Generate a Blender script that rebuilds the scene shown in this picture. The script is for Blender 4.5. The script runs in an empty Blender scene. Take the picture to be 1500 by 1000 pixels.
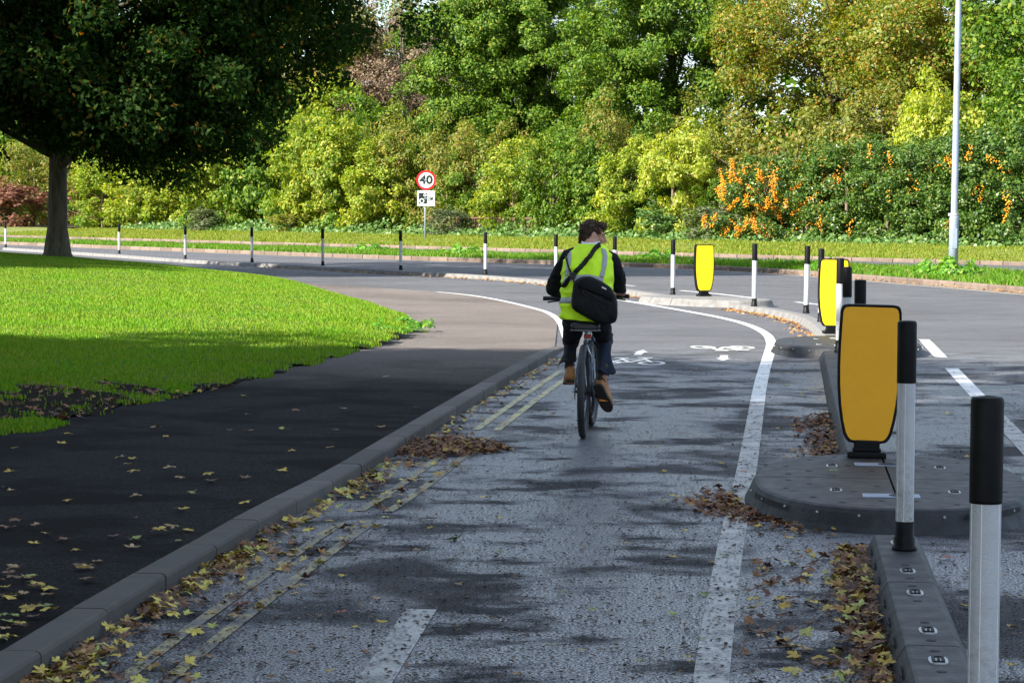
import bpy, bmesh, math, random
import numpy as np
from mathutils import Vector, Matrix, noise
from mathutils.bvhtree import BVHTree

# ------------------------------------------------------------------ camera, sky, sun, exposure
sc = bpy.context.scene
COL = sc.collection
CAM_H = 1.6
FPX = 3600.0                     # focal length in photograph pixels (1500 wide)
PITCH = math.atan((500 - 312) / FPX)
ROLL = math.radians(0.4)
cam_d = bpy.data.cameras.new('camera')
cam = bpy.data.objects.new('camera', cam_d)
COL.objects.link(cam)
cam_d.sensor_width = 36.0
cam_d.lens = FPX / 1500 * 36.0
cam_d.clip_start = 0.1
cam_d.clip_end = 6000
cam.rotation_mode = 'QUATERNION'
CR = (Matrix.Rotation(math.pi / 2 - PITCH, 3, 'X') @ Matrix.Rotation(ROLL, 3, 'Z'))
cam.rotation_quaternion = CR.to_quaternion()
cam.location = (0, 0, CAM_H)
sc.camera = cam

SUN_EL = math.radians(33)
LH = Vector((0.80, 0.60))        # horizontal travel direction of the sunlight
wd = bpy.data.worlds.new('World')
sc.world = wd
wd.use_nodes = True
wn = wd.node_tree
for n_ in list(wn.nodes):
    wn.nodes.remove(n_)
sky = wn.nodes.new('ShaderNodeTexSky')
sky.sky_type = 'NISHITA'
sky.sun_disc = False
sky.sun_elevation = SUN_EL
sky.sun_rotation = math.atan2(-LH.x, -LH.y)
sky.air_density = 1.0
sky.dust_density = 0.6
sky.ozone_density = 2.0
bgn = wn.nodes.new('ShaderNodeBackground')
bgn.inputs['Strength'].default_value = 0.092
won = wn.nodes.new('ShaderNodeOutputWorld')
tcw = wn.nodes.new('ShaderNodeTexCoord')           # broken white cloud over the blue
mpw = wn.nodes.new('ShaderNodeMapping'); mpw.inputs['Scale'].default_value = (1.0, 1.0, 2.6)
nzw = wn.nodes.new('ShaderNodeTexNoise'); nzw.inputs['Scale'].default_value = 2.4; nzw.inputs['Detail'].default_value = 7; nzw.inputs['Roughness'].default_value = 0.6
rpw = wn.nodes.new('ShaderNodeValToRGB'); rpw.color_ramp.elements[0].position = 0.40; rpw.color_ramp.elements[1].position = 0.58
mxw = wn.nodes.new('ShaderNodeMix'); mxw.data_type = 'RGBA'
mxw.inputs[7].default_value = (3.6, 4.1, 4.9, 1)
wn.links.new(tcw.outputs['Generated'], mpw.inputs['Vector']); wn.links.new(mpw.outputs[0], nzw.inputs['Vector'])
wn.links.new(nzw.outputs['Fac'], rpw.inputs[0]); wn.links.new(rpw.outputs[0], mxw.inputs[0])
wn.links.new(sky.outputs[0], mxw.inputs[6]); wn.links.new(mxw.outputs[2], bgn.inputs['Color'])
wn.links.new(bgn.outputs[0], won.inputs['Surface'])
sun_d = bpy.data.lights.new('sun', 'SUN')
sun_d.energy = 5.0
sun_d.angle = math.radians(0.55)
sun_d.color = (1.0, 0.93, 0.82)
sun = bpy.data.objects.new('sun', sun_d)
COL.objects.link(sun)
sun.rotation_mode = 'QUATERNION'
sun.rotation_quaternion = Vector((LH.x * math.cos(SUN_EL), LH.y * math.cos(SUN_EL), -math.sin(SUN_EL))).to_track_quat('-Z', 'Y')
sun.location = (-30, -20, 40)
sc.view_settings.view_transform = 'Standard'
sc.view_settings.look = 'None'
sc.view_settings.gamma = 1.0
sc.view_settings.exposure = 1.55
sc.render.engine = 'CYCLES'
sc.cycles.max_bounces = 6
sc.cycles.transparent_max_bounces = 8

def ray(px, py):
    return (CR @ Vector(((px - 750) / FPX, -(py - 500) / FPX, -1.0)))
def P(px, py, z=0.0):            # a point of the photograph to a point on the level z
    d = ray(px, py)
    t = (z - CAM_H) / d.z
    return Vector((d.x * t, d.y * t, z))
HN = Vector((0.8, 0.6)); HS = Vector((-0.6, 0.8))
def NS(n, s, z=0.0):             # far road coordinates: n across, s along
    return Vector((HN.x * n + HS.x * s, HN.y * n + HS.y * s, z))
def Q(px, n, z=0.0):             # point in image column px at the distance n across the far road
    d = ray(px, 312)
    t = n / (HN.x * d.x + HN.y * d.y)
    return Vector((d.x * t, d.y * t, z))
def D(px, d, z=0.0):
    r = ray(px, 312)
    return Vector((r.x / r.y * d, d, z))
def sstep(a, b, x):
    t = min(1, max(0, (x - a) / (b - a)))
    return t * t * (3 - 2 * t)

# ------------------------------------------------------------------ object helpers
def tag(o, label=None, cat=None, group=None, kind=None):
    if label: o['label'] = label
    if cat: o['category'] = cat
    if group: o['group'] = group
    if kind: o['kind'] = kind
    return o
def empty(name, loc=(0, 0, 0), rz=0.0, label=None, cat=None, group=None):
    o = bpy.data.objects.new(name, None)
    COL.objects.link(o)
    o.empty_display_size = 0.1
    o.location = loc
    o.rotation_euler = (0, 0, rz)
    return tag(o, label, cat, group)
def link(name, me, m=None, parent=None, smooth=None):
    o = bpy.data.objects.new(name, me)
    COL.objects.link(o)
    if m is not None and len(me.materials) == 0:
        me.materials.append(m)
    if parent is not None:
        o.parent = parent
    if smooth is not None:
        me.polygons.foreach_set('use_smooth', [smooth] * len(me.polygons))
    return o
def copy_tree(o, parent=None):
    c = o.copy()
    COL.objects.link(c)
    if parent is not None:
        c.parent = parent
    for ch in list(o.children):
        copy_tree(ch, c)
    return c
def np_mesh(name, verts, k, smooth=False):
    """verts (N*k,3): N separate k-gons"""
    me = bpy.data.meshes.new(name)
    nv = len(verts); nf = nv // k
    me.vertices.add(nv)
    me.vertices.foreach_set('co', np.ascontiguousarray(verts, dtype=np.float32).ravel())
    me.loops.add(nv)
    me.loops.foreach_set('vertex_index', np.arange(nv, dtype=np.int32))
    me.polygons.add(nf)
    me.polygons.foreach_set('loop_start', np.arange(0, nv, k, dtype=np.int32))
    me.polygons.foreach_set('loop_total', np.full(nf, k, dtype=np.int32))
    me.update(calc_edges=True)
    return me
def np_mesh_idx(name, verts, faces):
    me = bpy.data.meshes.new(name)
    verts = np.asarray(verts, dtype=np.float32); faces = np.asarray(faces, dtype=np.int32)
    k = faces.shape[1]
    me.vertices.add(len(verts)); me.vertices.foreach_set('co', verts.ravel())
    me.loops.add(faces.size); me.loops.foreach_set('vertex_index', faces.ravel())
    me.polygons.add(len(faces))
    me.polygons.foreach_set('loop_start', np.arange(0, faces.size, k, dtype=np.int32))
    me.polygons.foreach_set('loop_total', np.full(len(faces), k, dtype=np.int32))
    me.update(calc_edges=True)
    return me

class MB:
    """collects shapes into one mesh"""
    def __init__(s): s.v = []; s.f = []
    def add(s, v, f):
        b = len(s.v)
        s.v += [tuple(x) for x in v]
        s.f += [tuple(i + b for i in q) for q in f]
    def box(s, c, size, M=None, bev=0.0):
        x, y, z = size[0] / 2, size[1] / 2, size[2] / 2
        if bev <= 0:
            v = [Vector((a * x, b * y, d * z)) for a in (-1, 1) for b in (-1, 1) for d in (-1, 1)]
            f = [(0, 1, 3, 2), (4, 6, 7, 5), (0, 4, 5, 1), (2, 3, 7, 6), (0, 2, 6, 4), (1, 5, 7, 3)]
        else:
            bm = bmesh.new(); bmesh.ops.create_cube(bm, size=1)
            for q in bm.verts: q.co = Vector((q.co.x * 2 * x, q.co.y * 2 * y, q.co.z * 2 * z))
            bmesh.ops.bevel(bm, geom=bm.edges[:], offset=bev, segments=2, affect='EDGES', profile=0.6)
            bm.verts.index_update()
            v = [q.co.copy() for q in bm.verts]; f = [tuple(q.index for q in ff.verts) for ff in bm.faces]
            bm.free()
        c = Vector(c)
        if M is not None: v = [M @ q for q in v]
        s.add([q + c for q in v], f)
    def tube(s, pts, rad, seg=10, cap=True, asp=1.0, up=None):
        pts = [Vector(p) for p in pts]
        if not hasattr(rad, '__len__'): rad = [rad] * len(pts)
        n = len(pts); v = []; f = []
        pn = None
        for i, p in enumerate(pts):
            t = (pts[min(i + 1, n - 1)] - pts[max(i - 1, 0)])
            if t.length < 1e-9: t = Vector((0, 0, 1))
            t.normalize()
            if pn is None:
                a = up if up is not None else (Vector((0, 0, 1)) if abs(t.z) < 0.9 else Vector((1, 0, 0)))
                pn = (a - t * a.dot(t)).normalized()
            else:
                pn = (pn - t * pn.dot(t)).normalized()
            b = t.cross(pn)
            for k in range(seg):
                w = 2 * math.pi * k / seg
                v.append(p + pn * (math.cos(w) * rad[i]) + b * (math.sin(w) * rad[i] * asp))
        for i in range(n - 1):
            for k in range(seg):
                k2 = (k + 1) % seg
                f.append((i * seg + k, i * seg + k2, (i + 1) * seg + k2, (i + 1) * seg + k))
        if cap:
            f.append(tuple(range(seg - 1, -1, -1)))
            f.append(tuple((n - 1) * seg + k for k in range(seg)))
        s.add(v, f)
    def limb(s, pts, rad, seg=14):
        """tube with rounded ends"""
        pts = [Vector(p) for p in pts]
        P2 = []; R2 = []
        d0 = (pts[0] - pts[1]).normalized(); d1 = (pts[-1] - pts[-2]).normalized()
        for a in (80, 60, 40, 20):
            P2.append(pts[0] + d0 * rad[0] * math.sin(math.radians(a))); R2.append(rad[0] * math.cos(math.radians(a)))
        P2 += pts; R2 += list(rad)
        for a in (20, 40, 60, 80):
            P2.append(pts[-1] + d1 * rad[-1] * math.sin(math.radians(a))); R2.append(rad[-1] * math.cos(math.radians(a)))
        s.tube(P2, R2, seg)
    def ell(s, c, r, M=None, nu=18, nv=12):
        v = []; f = []
        c = Vector(c)
        for j in range(nv + 1):
            th = math.pi * j / nv
            for i in range(nu):
                ph = 2 * math.pi * i / nu
                q = Vector((r[0] * math.sin(th) * math.cos(ph), r[1] * math.sin(th) * math.sin(ph), r[2] * math.cos(th)))
                if M is not None: q = M @ q
                v.append(q + c)
        for j in range(nv):
            for i in range(nu):
                i2 = (i + 1) % nu
                f.append((j * nu + i, (j + 1) * nu + i, (j + 1) * nu + i2, j * nu + i2))
        s.add(v, f)
    def lathe(s, prof, c=(0, 0, 0), seg=28):
        c = Vector(c); v = []; f = []
        for (r, z) in prof:
            for k in range(seg):
                w = 2 * math.pi * k / seg
                v.append(c + Vector((r * math.cos(w), r * math.sin(w), z)))
        for i in range(len(prof) - 1):
            for k in range(seg):
                k2 = (k + 1) % seg
                f.append((i * seg + k, i * seg + k2, (i + 1) * seg + k2, (i + 1) * seg + k))
        f.append(tuple(range(seg - 1, -1, -1)))
        f.append(tuple((len(prof) - 1) * seg + k for k in range(seg)))
        s.add(v, f)
    def prism(s, outline, z0, z1, M=None):
        n = len(outline)
        v = [Vector((x, y, z0)) for x, y in outline] + [Vector((x, y, z1)) for x, y in outline]
        if M is not None: v = [M @ q for q in v]
        f = [tuple(range(n - 1, -1, -1)), tuple(range(n, 2 * n))]
        for i in range(n):
            j = (i + 1) % n
            f.append((i, j, n + j, n + i))
        s.add(v, f)
    def loft(s, rings, cap=True):
        n = len(rings[0]); v = [q for r in rings for q in r]; f = []
        for i in range(len(rings) - 1):
            for k in range(n):
                k2 = (k + 1) % n
                f.append((i * n + k, i * n + k2, (i + 1) * n + k2, (i + 1) * n + k))
        if cap:
            f.append(tuple(range(n - 1, -1, -1)))
            f.append(tuple((len(rings) - 1) * n + k for k in range(n)))
        s.add(v, f)
    def strip(s, left, right):
        n = len(left)
        s.add(list(left) + list(right), [(i, n + i, n + i + 1, i + 1) for i in range(n - 1)])
    def mesh(s, name):
        me = bpy.data.meshes.new(name)
        me.from_pydata([tuple(x) for x in s.v], [], s.f)
        me.update()
        return me
    def build(s, name, m, parent=None, smooth=False):
        return link(name, s.mesh(name), m, parent, smooth)

def fix_normals(me):
    bm = bmesh.new(); bm.from_mesh(me)
    bmesh.ops.recalc_face_normals(bm, faces=bm.faces)
    bm.to_mesh(me); bm.free()
def voxel(mb, name, m, parent, vox, smooth_it=4, fac=0.5):
    """closed overlapping shapes fused to one continuous surface"""
    me = mb.mesh(name); fix_normals(me)
    t = bpy.data.objects.new('tmp', me); COL.objects.link(t)
    r = t.modifiers.new('r', 'REMESH'); r.mode = 'VOXEL'; r.voxel_size = vox
    if smooth_it:
        sm = t.modifiers.new('s', 'SMOOTH'); sm.factor = fac; sm.iterations = smooth_it
    dg = bpy.context.evaluated_depsgraph_get()
    out = bpy.data.meshes.new_from_object(t.evaluated_get(dg))
    out.name = name
    bpy.data.objects.remove(t)
    out.materials.clear()
    return link(name, out, m, parent, True)
def wrinkle(me, amp, scale, seed=0, aniso=(1, 1, 1)):
    off = Vector((seed * 7.3, seed * 3.1, seed * 5.7))
    no = [v.normal.copy() for v in me.vertices]
    for v, n in zip(me.vertices, no):
        q = Vector((v.co.x * aniso[0], v.co.y * aniso[1], v.co.z * aniso[2])) * scale + off
        v.co += n * (amp * (noise.noise(q) + 0.5 * noise.noise(q * 2.1)))
    me.update()

# ------------------------------------------------------------------ material helpers
def srgb(r, g, b):
    f = lambda c: (c / 255 / 12.92) if c / 255 <= 0.04045 else ((c / 255 + 0.055) / 1.055) ** 2.4
    return (f(r), f(g), f(b))
class NT:
    def __init__(s, name):
        s.m = bpy.data.materials.new(name); s.m.use_nodes = True
        s.t = s.m.node_tree; s.n = s.t.nodes
        s.p = s.n['Principled BSDF']; s.out = s.n['Material Output']
        s.tc = s.n.new('ShaderNodeTexCoord')
    def noise(s, scale, detail=4, rough=0.6, vec=None, dist=0.0):
        n = s.n.new('ShaderNodeTexNoise'); n.inputs['Scale'].default_value = scale
        n.inputs['Detail'].default_value = detail; n.inputs['Roughness'].default_value = rough
        n.inputs['Distortion'].default_value = dist
        s.t.links.new(vec if vec is not None else s.tc.outputs['Object'], n.inputs['Vector'])
        return n.outputs['Fac']
    def voro(s, scale, feature='F1', out='Distance', vec=None):
        n = s.n.new('ShaderNodeTexVoronoi'); n.feature = feature; n.inputs['Scale'].default_value = scale
        s.t.links.new(vec if vec is not None else s.tc.outputs['Object'], n.inputs['Vector'])
        return n.outputs[out]
    def map(s, sc_=(1, 1, 1), rot=(0, 0, 0)):
        n = s.n.new('ShaderNodeMapping'); n.inputs['Scale'].default_value = sc_; n.inputs['Rotation'].default_value = rot
        s.t.links.new(s.tc.outputs['Object'], n.inputs['Vector'])
        return n.outputs[0]
    def ramp(s, fac, stops, interp='LINEAR'):
        n = s.n.new('ShaderNodeValToRGB'); n.color_ramp.interpolation = interp
        cr = n.color_ramp
        while len(cr.elements) < len(stops): cr.elements.new(0.5)
        for e, (p, c) in zip(cr.elements, stops):
            e.position = p
            e.color = (*c, 1) if hasattr(c, '__len__') else (c, c, c, 1)
        s.t.links.new(fac, n.inputs[0])
        return n.outputs[0]
    def mix(s, fac, a, b, mode='MIX'):
        n = s.n.new('ShaderNodeMix'); n.data_type = 'RGBA'; n.blend_type = mode
        for sock, val in ((n.inputs[0], fac), (n.inputs[6], a), (n.inputs[7], b)):
            if hasattr(val, 'is_linked') or hasattr(val, 'links'): s.t.links.new(val, sock)
            elif hasattr(val, '__len__'): sock.default_value = (*val, 1)
            else: sock.default_value = val
        return n.outputs[2]
    def math(s, op, a, b=0.0, clamp=False):
        n = s.n.new('ShaderNodeMath'); n.operation = op; n.use_clamp = clamp
        for sock, val in ((n.inputs[0], a), (n.inputs[1], b)):
            if hasattr(val, 'links'): s.t.links.new(val, sock)
            else: sock.default_value = val
        return n.outputs[0]
    def bump(s, h, dist, strength=1.0):
        n = s.n.new('ShaderNodeBump'); n.inputs['Strength'].default_value = strength
        n.inputs['Distance'].default_value = dist
        s.t.links.new(h, n.inputs['Height'])
        s.t.links.new(n.outputs[0], s.p.inputs['Normal'])
        return n.outputs[0]
    def set(s, **k):
        for a, v in k.items():
            i = s.p.inputs[a.replace('_', ' ')]
            if hasattr(v, 'links'): s.t.links.new(v, i)
            elif hasattr(v, '__len__'): i.default_value = (*v, 1)
            else: i.default_value = v
        return s
    def island(s):
        n = s.n.new('ShaderNodeNewGeometry'); return n.outputs['Random Per Island']
    def objrand(s):
        n = s.n.new('ShaderNodeObjectInfo'); return n.outputs['Random']

def plain(name, c, rough=0.5, metal=0.0, var=0.12, scale=20, bump=0.0, spec=0.5, coat=0.0):
    t = NT(name)
    n = t.noise(scale, 5)
    lo = tuple(x * (1 - var) for x in c); hi = tuple(min(1, x * (1 + var)) for x in c)
    t.set(Base_Color=t.ramp(n, [(0.3, lo), (0.7, hi)]), Metallic=metal)
    t.set(Roughness=t.ramp(t.noise(scale * 0.6, 3), [(0.3, max(0.02, rough - 0.08)), (0.7, min(1, rough + 0.1))]))
    t.p.inputs['Specular IOR Level'].default_value = spec
    t.p.inputs['Coat Weight'].default_value = coat
    if bump: t.bump(t.noise(scale * 4, 4), bump)
    return t.m
def leafmat(name, stops, trans=0.45, rough=0.5, spec=0.35, patch=None):
    """stops: list of (pos,colour) over the random value of each leaf"""
    t = NT(name)
    c = t.ramp(t.island(), stops)
    if patch:
        c = t.mix(t.ramp(t.noise(patch[0], 2), [(0.38, 0.0), (0.56, 1.0)]), c, t.ramp(t.island(), patch[1]))
    t.set(Base_Color=c, Roughness=rough)
    t.p.inputs['Specular IOR Level'].default_value = spec
    tr = t.n.new('ShaderNodeBsdfTranslucent')
    hs = t.n.new('ShaderNodeHueSaturation'); hs.inputs['Saturation'].default_value = 1.15; hs.inputs['Value'].default_value = 1.5
    t.t.links.new(c, hs.inputs['Color']); t.t.links.new(hs.outputs[0], tr.inputs['Color'])
    mx = t.n.new('ShaderNodeMixShader'); mx.inputs[0].default_value = trans
    t.t.links.new(t.p.outputs[0], mx.inputs[1]); t.t.links.new(tr.outputs[0], mx.inputs[2])
    t.t.links.new(mx.outputs[0], t.out.inputs['Surface'])
    return t.m

def asphalt(name, dark, light, wet, patchscale=0.8, grain=92, bumpd=0.006, brown=None, film=1.0, sunc=None, sunat=27):
    t = NT(name)
    g = t.noise(grain, 2, 0.6)
    g2 = t.noise(grain * 2.3, 2, 0.6)
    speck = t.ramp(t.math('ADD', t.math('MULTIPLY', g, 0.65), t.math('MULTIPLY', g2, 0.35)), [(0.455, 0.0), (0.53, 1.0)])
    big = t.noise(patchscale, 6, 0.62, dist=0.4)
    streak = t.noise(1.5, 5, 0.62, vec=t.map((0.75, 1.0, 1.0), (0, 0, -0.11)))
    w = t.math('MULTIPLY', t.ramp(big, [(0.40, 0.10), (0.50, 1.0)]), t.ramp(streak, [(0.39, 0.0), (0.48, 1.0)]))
    col = t.mix(t.math('MULTIPLY', speck, t.math('ADD', 0.12, t.math('MULTIPLY', w, 0.88))), dark, light)  # pale specks: light stones plus wet sheen put into the colour
    if sunc:      # near shade put into the colour: paler, drier tone in the sun beyond
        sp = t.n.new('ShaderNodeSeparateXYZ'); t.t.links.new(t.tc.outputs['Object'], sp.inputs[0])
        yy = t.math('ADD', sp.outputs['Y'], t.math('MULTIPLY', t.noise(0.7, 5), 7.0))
        sunf = t.ramp(t.math('DIVIDE', yy, 60.0), [(sunat / 60 - .03, 0.0), (sunat / 60 + .09, 1.0)])
        col = t.mix(sunf, col, t.mix(speck, *sunc))
        w = t.math('MULTIPLY', w, t.math('SUBTRACT', 1.0, t.math('MULTIPLY', sunf, .8)))
    col = t.mix(t.ramp(t.noise(0.35, 5), [(0.35, 0.0), (0.75, 0.45)]), col, brown or dark)
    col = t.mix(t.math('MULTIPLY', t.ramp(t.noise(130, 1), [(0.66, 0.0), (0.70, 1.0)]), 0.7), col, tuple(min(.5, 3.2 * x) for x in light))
    f = t.math('MULTIPLY', t.math('MULTIPLY', w, speck), film)
    t.set(Base_Color=col)
    t.set(Roughness=t.mix(f, (wet[1],) * 3, (wet[0],) * 3))
    t.set(Specular_IOR_Level=t.mix(f, (0.07,) * 3, (wet[2],) * 3))
    h = t.math('ADD', t.math('MULTIPLY', speck, -0.35), t.math('ADD', g, t.noise(grain * 0.4, 2)))
    t.bump(h, bumpd, 0.9)
    bn = [n for n in t.n if n.bl_idname == 'ShaderNodeBump'][0]
    t.t.links.new(t.math('SUBTRACT', 0.9, t.math('MULTIPLY', f, 0.72)), bn.inputs['Strength'])
    return t.m
def paint(name, c, under, wear=0.5):
    t = NT(name)
    n = t.math('ADD', t.math('MULTIPLY', t.noise(70, 4, 0.7), 0.55), t.math('MULTIPLY', t.noise(5, 5, 0.65), 0.45))
    m = t.ramp(n, [(wear - 0.06, 1.0), (wear + 0.06, 0.0)])
    cc = t.ramp(t.noise(3.5, 5), [(0.3, tuple(x * 0.72 for x in c)), (0.7, c)])
    t.set(Base_Color=t.mix(m, cc, under), Roughness=0.5)
    t.bump(t.noise(95, 3, 0.7), 0.004, 0.7)
    return t.m

M = {}
M['lane'] = asphalt('wet_asphalt', (0.006, 0.007, 0.009), (0.245, 0.256, 0.290), (0.26, 0.65, 1.0), brown=(0.028, 0.028, 0.030), sunc=((0.066, 0.068, 0.074), (0.145, 0.147, 0.157)), sunat=28)
M['foot'] = asphalt('footway_asphalt', (0.002, 0.002, 0.0025), (0.013, 0.0132, 0.0145), (0.55, 0.9, 0.16), brown=(0.005, 0.005, 0.005), bumpd=0.006, film=0.25, sunc=((0.112, 0.098, 0.090), (0.235, 0.207, 0.19)), sunat=26)  # near tone deepened for the tree shade over it
M['white'] = paint('white_marking', (0.78, 0.78, 0.76), (0.12, 0.12, 0.125), 0.40)
M['whiteworn'] = paint('worn_white_marking', (0.47, 0.47, 0.45), (0.05, 0.05, 0.053), 0.475)
M['yellow'] = paint('worn_yellow_marking', (0.46, 0.41, 0.19), (0.05, 0.05, 0.05), 0.50)
M['cream'] = paint('cream_marking', (0.62, 0.54, 0.38), (0.14, 0.13, 0.13), 0.42)
M['rubber'] = plain('black_recycled_rubber', (0.013, 0.0148, 0.018), 0.6, var=0.4, scale=14, bump=0.003)
M['rubberpale'] = plain('pale_grey_rubber', (0.165, 0.162, 0.158), 0.8, var=0.3, scale=9, bump=0.004)  # paler copy of the rubber, used for the far kerbs and island
M['plastic'] = plain('black_plastic', (0.005, 0.0055, 0.006), 0.5, var=0.2, scale=30, spec=.16)
t = NT('white_reflective_sleeve')
wv = t.voro(220)
c = t.ramp(t.noise(6, 5), [(0.3, (0.42, 0.44, 0.46)), (0.75, (0.54, 0.55, 0.565))])
sp_ = t.n.new('ShaderNodeSeparateXYZ'); t.t.links.new(t.tc.outputs['Object'], sp_.inputs[0])
gr_l = t.math('MULTIPLY', t.ramp(sp_.outputs['Z'], [(0.13, 1.0), (0.55, 0.12)]), t.ramp(t.noise(38, 6, 0.75), [(0.45, 0.0), (0.68, 0.8)]))
t.set(Base_Color=t.mix(gr_l, c, (0.20, 0.18, 0.15)), Roughness=0.38)
t.bump(wv, 0.002, 0.6)
M['sleeve'] = t.m
M['seam'] = plain('bright_sleeve_seam', (0.80, 0.82, 0.82), 0.3, var=0.1)
t = NT('shade_toned_reflective_face')
c = t.ramp(t.noise(7, 5, 0.7), [(0.3, (0.97, 0.43, 0.002)), (0.7, (1.0, 0.48, 0.003))])  # yellow face shifted to orange, its shade put into the colour
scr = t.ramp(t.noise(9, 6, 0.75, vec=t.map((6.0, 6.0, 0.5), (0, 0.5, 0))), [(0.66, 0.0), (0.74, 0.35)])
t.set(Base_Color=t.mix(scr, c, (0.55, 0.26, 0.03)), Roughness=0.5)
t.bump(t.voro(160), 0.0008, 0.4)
M['shadeface'] = t.m
M['yellowface'] = plain('lemon_yellow_reflective_face', (0.95, 0.68, 0.005), 0.45, var=0.04, scale=8)
M['reflector'] = plain('white_reflector', (0.36, 0.38, 0.39), 0.3, var=0.3, scale=60)
M['darkhole'] = plain('dark_recess', (0.008, 0.008, 0.009), 0.8)
M['galv'] = plain('galvanised_steel', (0.27, 0.33, 0.42), 0.5, metal=0.2, var=0.12, scale=6)
M['steel'] = plain('grey_steel', (0.42, 0.43, 0.45), 0.35, metal=0.8, var=0.15, scale=25)
M['kerb'] = NT('concrete_kerb')
t = M['kerb']
c = t.ramp(t.island(), [(0.0, (0.060, 0.055, 0.050)), (0.5, (0.088, 0.081, 0.074)), (1.0, (0.125, 0.116, 0.106))])
c = t.mix(t.ramp(t.noise(6, 6, 0.7), [(0.4, 0.0), (0.75, 0.6)]), c, (0.045, 0.042, 0.038))
t.set(Base_Color=c, Roughness=0.88); t.bump(t.noise(120, 4), 0.003)
M['kerb'] = t.m
t = NT('brick_toned_kerb')
c = t.ramp(t.island(), [(0.0, (0.14, 0.10, 0.078)), (1.0, (0.23, 0.17, 0.135))])
c = t.mix(t.ramp(t.noise(3, 6, 0.7), [(0.4, 0.0), (0.7, 0.6)]), c, (0.07, 0.06, 0.04))
t.set(Base_Color=c, Roughness=0.9)
M['kerbfar'] = t.m
t = NT('lawn_soil')
ns = t.noise(0.9, 5, 0.6)
c = t.ramp(t.noise(30, 4), [(0.35, (0.022, 0.05, 0.005)), (0.7, (0.045, 0.10, 0.008))])
M['lawn'] = t.set(Base_Color=c, Roughness=0.95).m
t.bump(t.noise(40, 5), 0.03)
t = NT('bare_soil')
c = t.ramp(t.noise(18, 6, 0.7), [(0.3, (0.006, 0.0045, 0.003)), (0.7, (0.026, 0.019, 0.013))])
t.set(Base_Color=c, Roughness=0.95, Specular_IOR_Level=0.05); t.bump(t.noise(25, 6), 0.05)
M['soil'] = t.m
t = NT('rough_verge_ground')
c = t.ramp(t.noise(1.2, 6, 0.65), [(0.3, (0.10, 0.12, 0.025)), (0.55, (0.16, 0.19, 0.03)), (0.75, (0.19, 0.16, 0.06))])
t.set(Base_Color=c, Roughness=0.95); t.bump(t.noise(12, 5), 0.05)
M['verge'] = t.m
t = NT('hedge_bank_earth')
c = t.ramp(t.noise(1.0, 6), [(0.3, (0.03, 0.026, 0.014)), (0.7, (0.07, 0.065, 0.03))])
M['earth'] = t.set(Base_Color=c, Roughness=0.95).m
M['grass'] = leafmat('lawn_grass_blades', [(0.0, (0.072, 0.20, 0.005)), (0.5, (0.120, 0.275, 0.008)), (0.85, (0.175, 0.32, 0.012)), (1.0, (0.22, 0.26, 0.04))], 0.24, 0.55, 0.2,
    patch=(0.8, [(0.0, (0.09, 0.20, 0.007)), (0.6, (0.155, 0.28, 0.010)), (1.0, (0.27, 0.30, 0.05))]))
M['vgrass'] = leafmat('verge_grass_blades', [(0.0, (0.10, 0.18, 0.012)), (0.5, (0.17, 0.24, 0.02)), (0.8, (0.26, 0.28, 0.04)), (1.0, (0.34, 0.27, 0.10))], 0.35, 0.6, 0.2)
M['vgrass2'] = leafmat('median_grass_blades', [(0.0, (0.05, 0.15, 0.010)), (0.6, (0.10, 0.23, 0.015)), (0.9, (0.17, 0.26, 0.03)), (1.0, (0.30, 0.25, 0.09))], 0.35, 0.6, 0.2)
# crowns
M['l_dark'] = leafmat('dark_green_leaves', [(0.0, (0.010, 0.028, 0.007)), (0.6, (0.022, 0.056, 0.011)), (0.93, (0.05, 0.088, 0.014)), (0.97, (0.10, 0.075, 0.010)), (1.0, (0.16, 0.07, 0.012))], 0.42, 0.65, 0.06)
M['l_green'] = leafmat('mid_green_leaves', [(0.0, (0.036, 0.090, 0.010)), (0.6, (0.090, 0.172, 0.016)), (0.92, (0.17, 0.25, 0.025)), (1.0, (0.26, 0.26, 0.04))], 0.30, 0.5, 0.2)
M['l_yel'] = leafmat('yellow_green_leaves', [(0.0, (0.10, 0.17, 0.014)), (0.45, (0.25, 0.32, 0.035)), (0.8, (0.44, 0.45, 0.065)), (1.0, (0.58, 0.46, 0.10))], 0.42, 0.5, 0.18,
    patch=(0.35, [(0.0, (0.05, 0.12, 0.014)), (0.7, (0.13, 0.24, 0.025)), (1.0, (0.30, 0.34, 0.05))]))
M['l_lime'] = leafmat('lime_yellow_leaves', [(0.0, (0.18, 0.26, 0.03)), (0.6, (0.34, 0.40, 0.05)), (1.0, (0.50, 0.45, 0.08))], 0.45, 0.45, 0.35)
M['l_olive'] = leafmat('olive_brown_leaves', [(0.0, (0.08, 0.115, 0.02)), (0.5, (0.17, 0.21, 0.03)), (0.8, (0.27, 0.26, 0.05)), (0.93, (0.32, 0.22, 0.06)), (1.0, (0.30, 0.15, 0.05))], 0.38, 0.5, 0.3)
M['l_autumn'] = leafmat('autumn_tinged_leaves', [(0.0, (0.07, 0.12, 0.012)), (0.45, (0.15, 0.21, 0.022)), (0.75, (0.28, 0.26, 0.035)), (1.0, (0.36, 0.18, 0.045))], 0.4, 0.45, 0.35)
M['l_red'] = leafmat('reddish_leaves', [(0.0, (0.12, 0.045, 0.035)), (0.6, (0.20, 0.09, 0.065)), (1.0, (0.26, 0.17, 0.09))], 0.35, 0.55, 0.25)
M['l_rust'] = leafmat('rusty_grey_leaves', [(0.0, (0.13, 0.085, 0.06)), (0.6, (0.22, 0.15, 0.11)), (1.0, (0.28, 0.24, 0.13))], 0.35, 0.55, 0.25)
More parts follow.
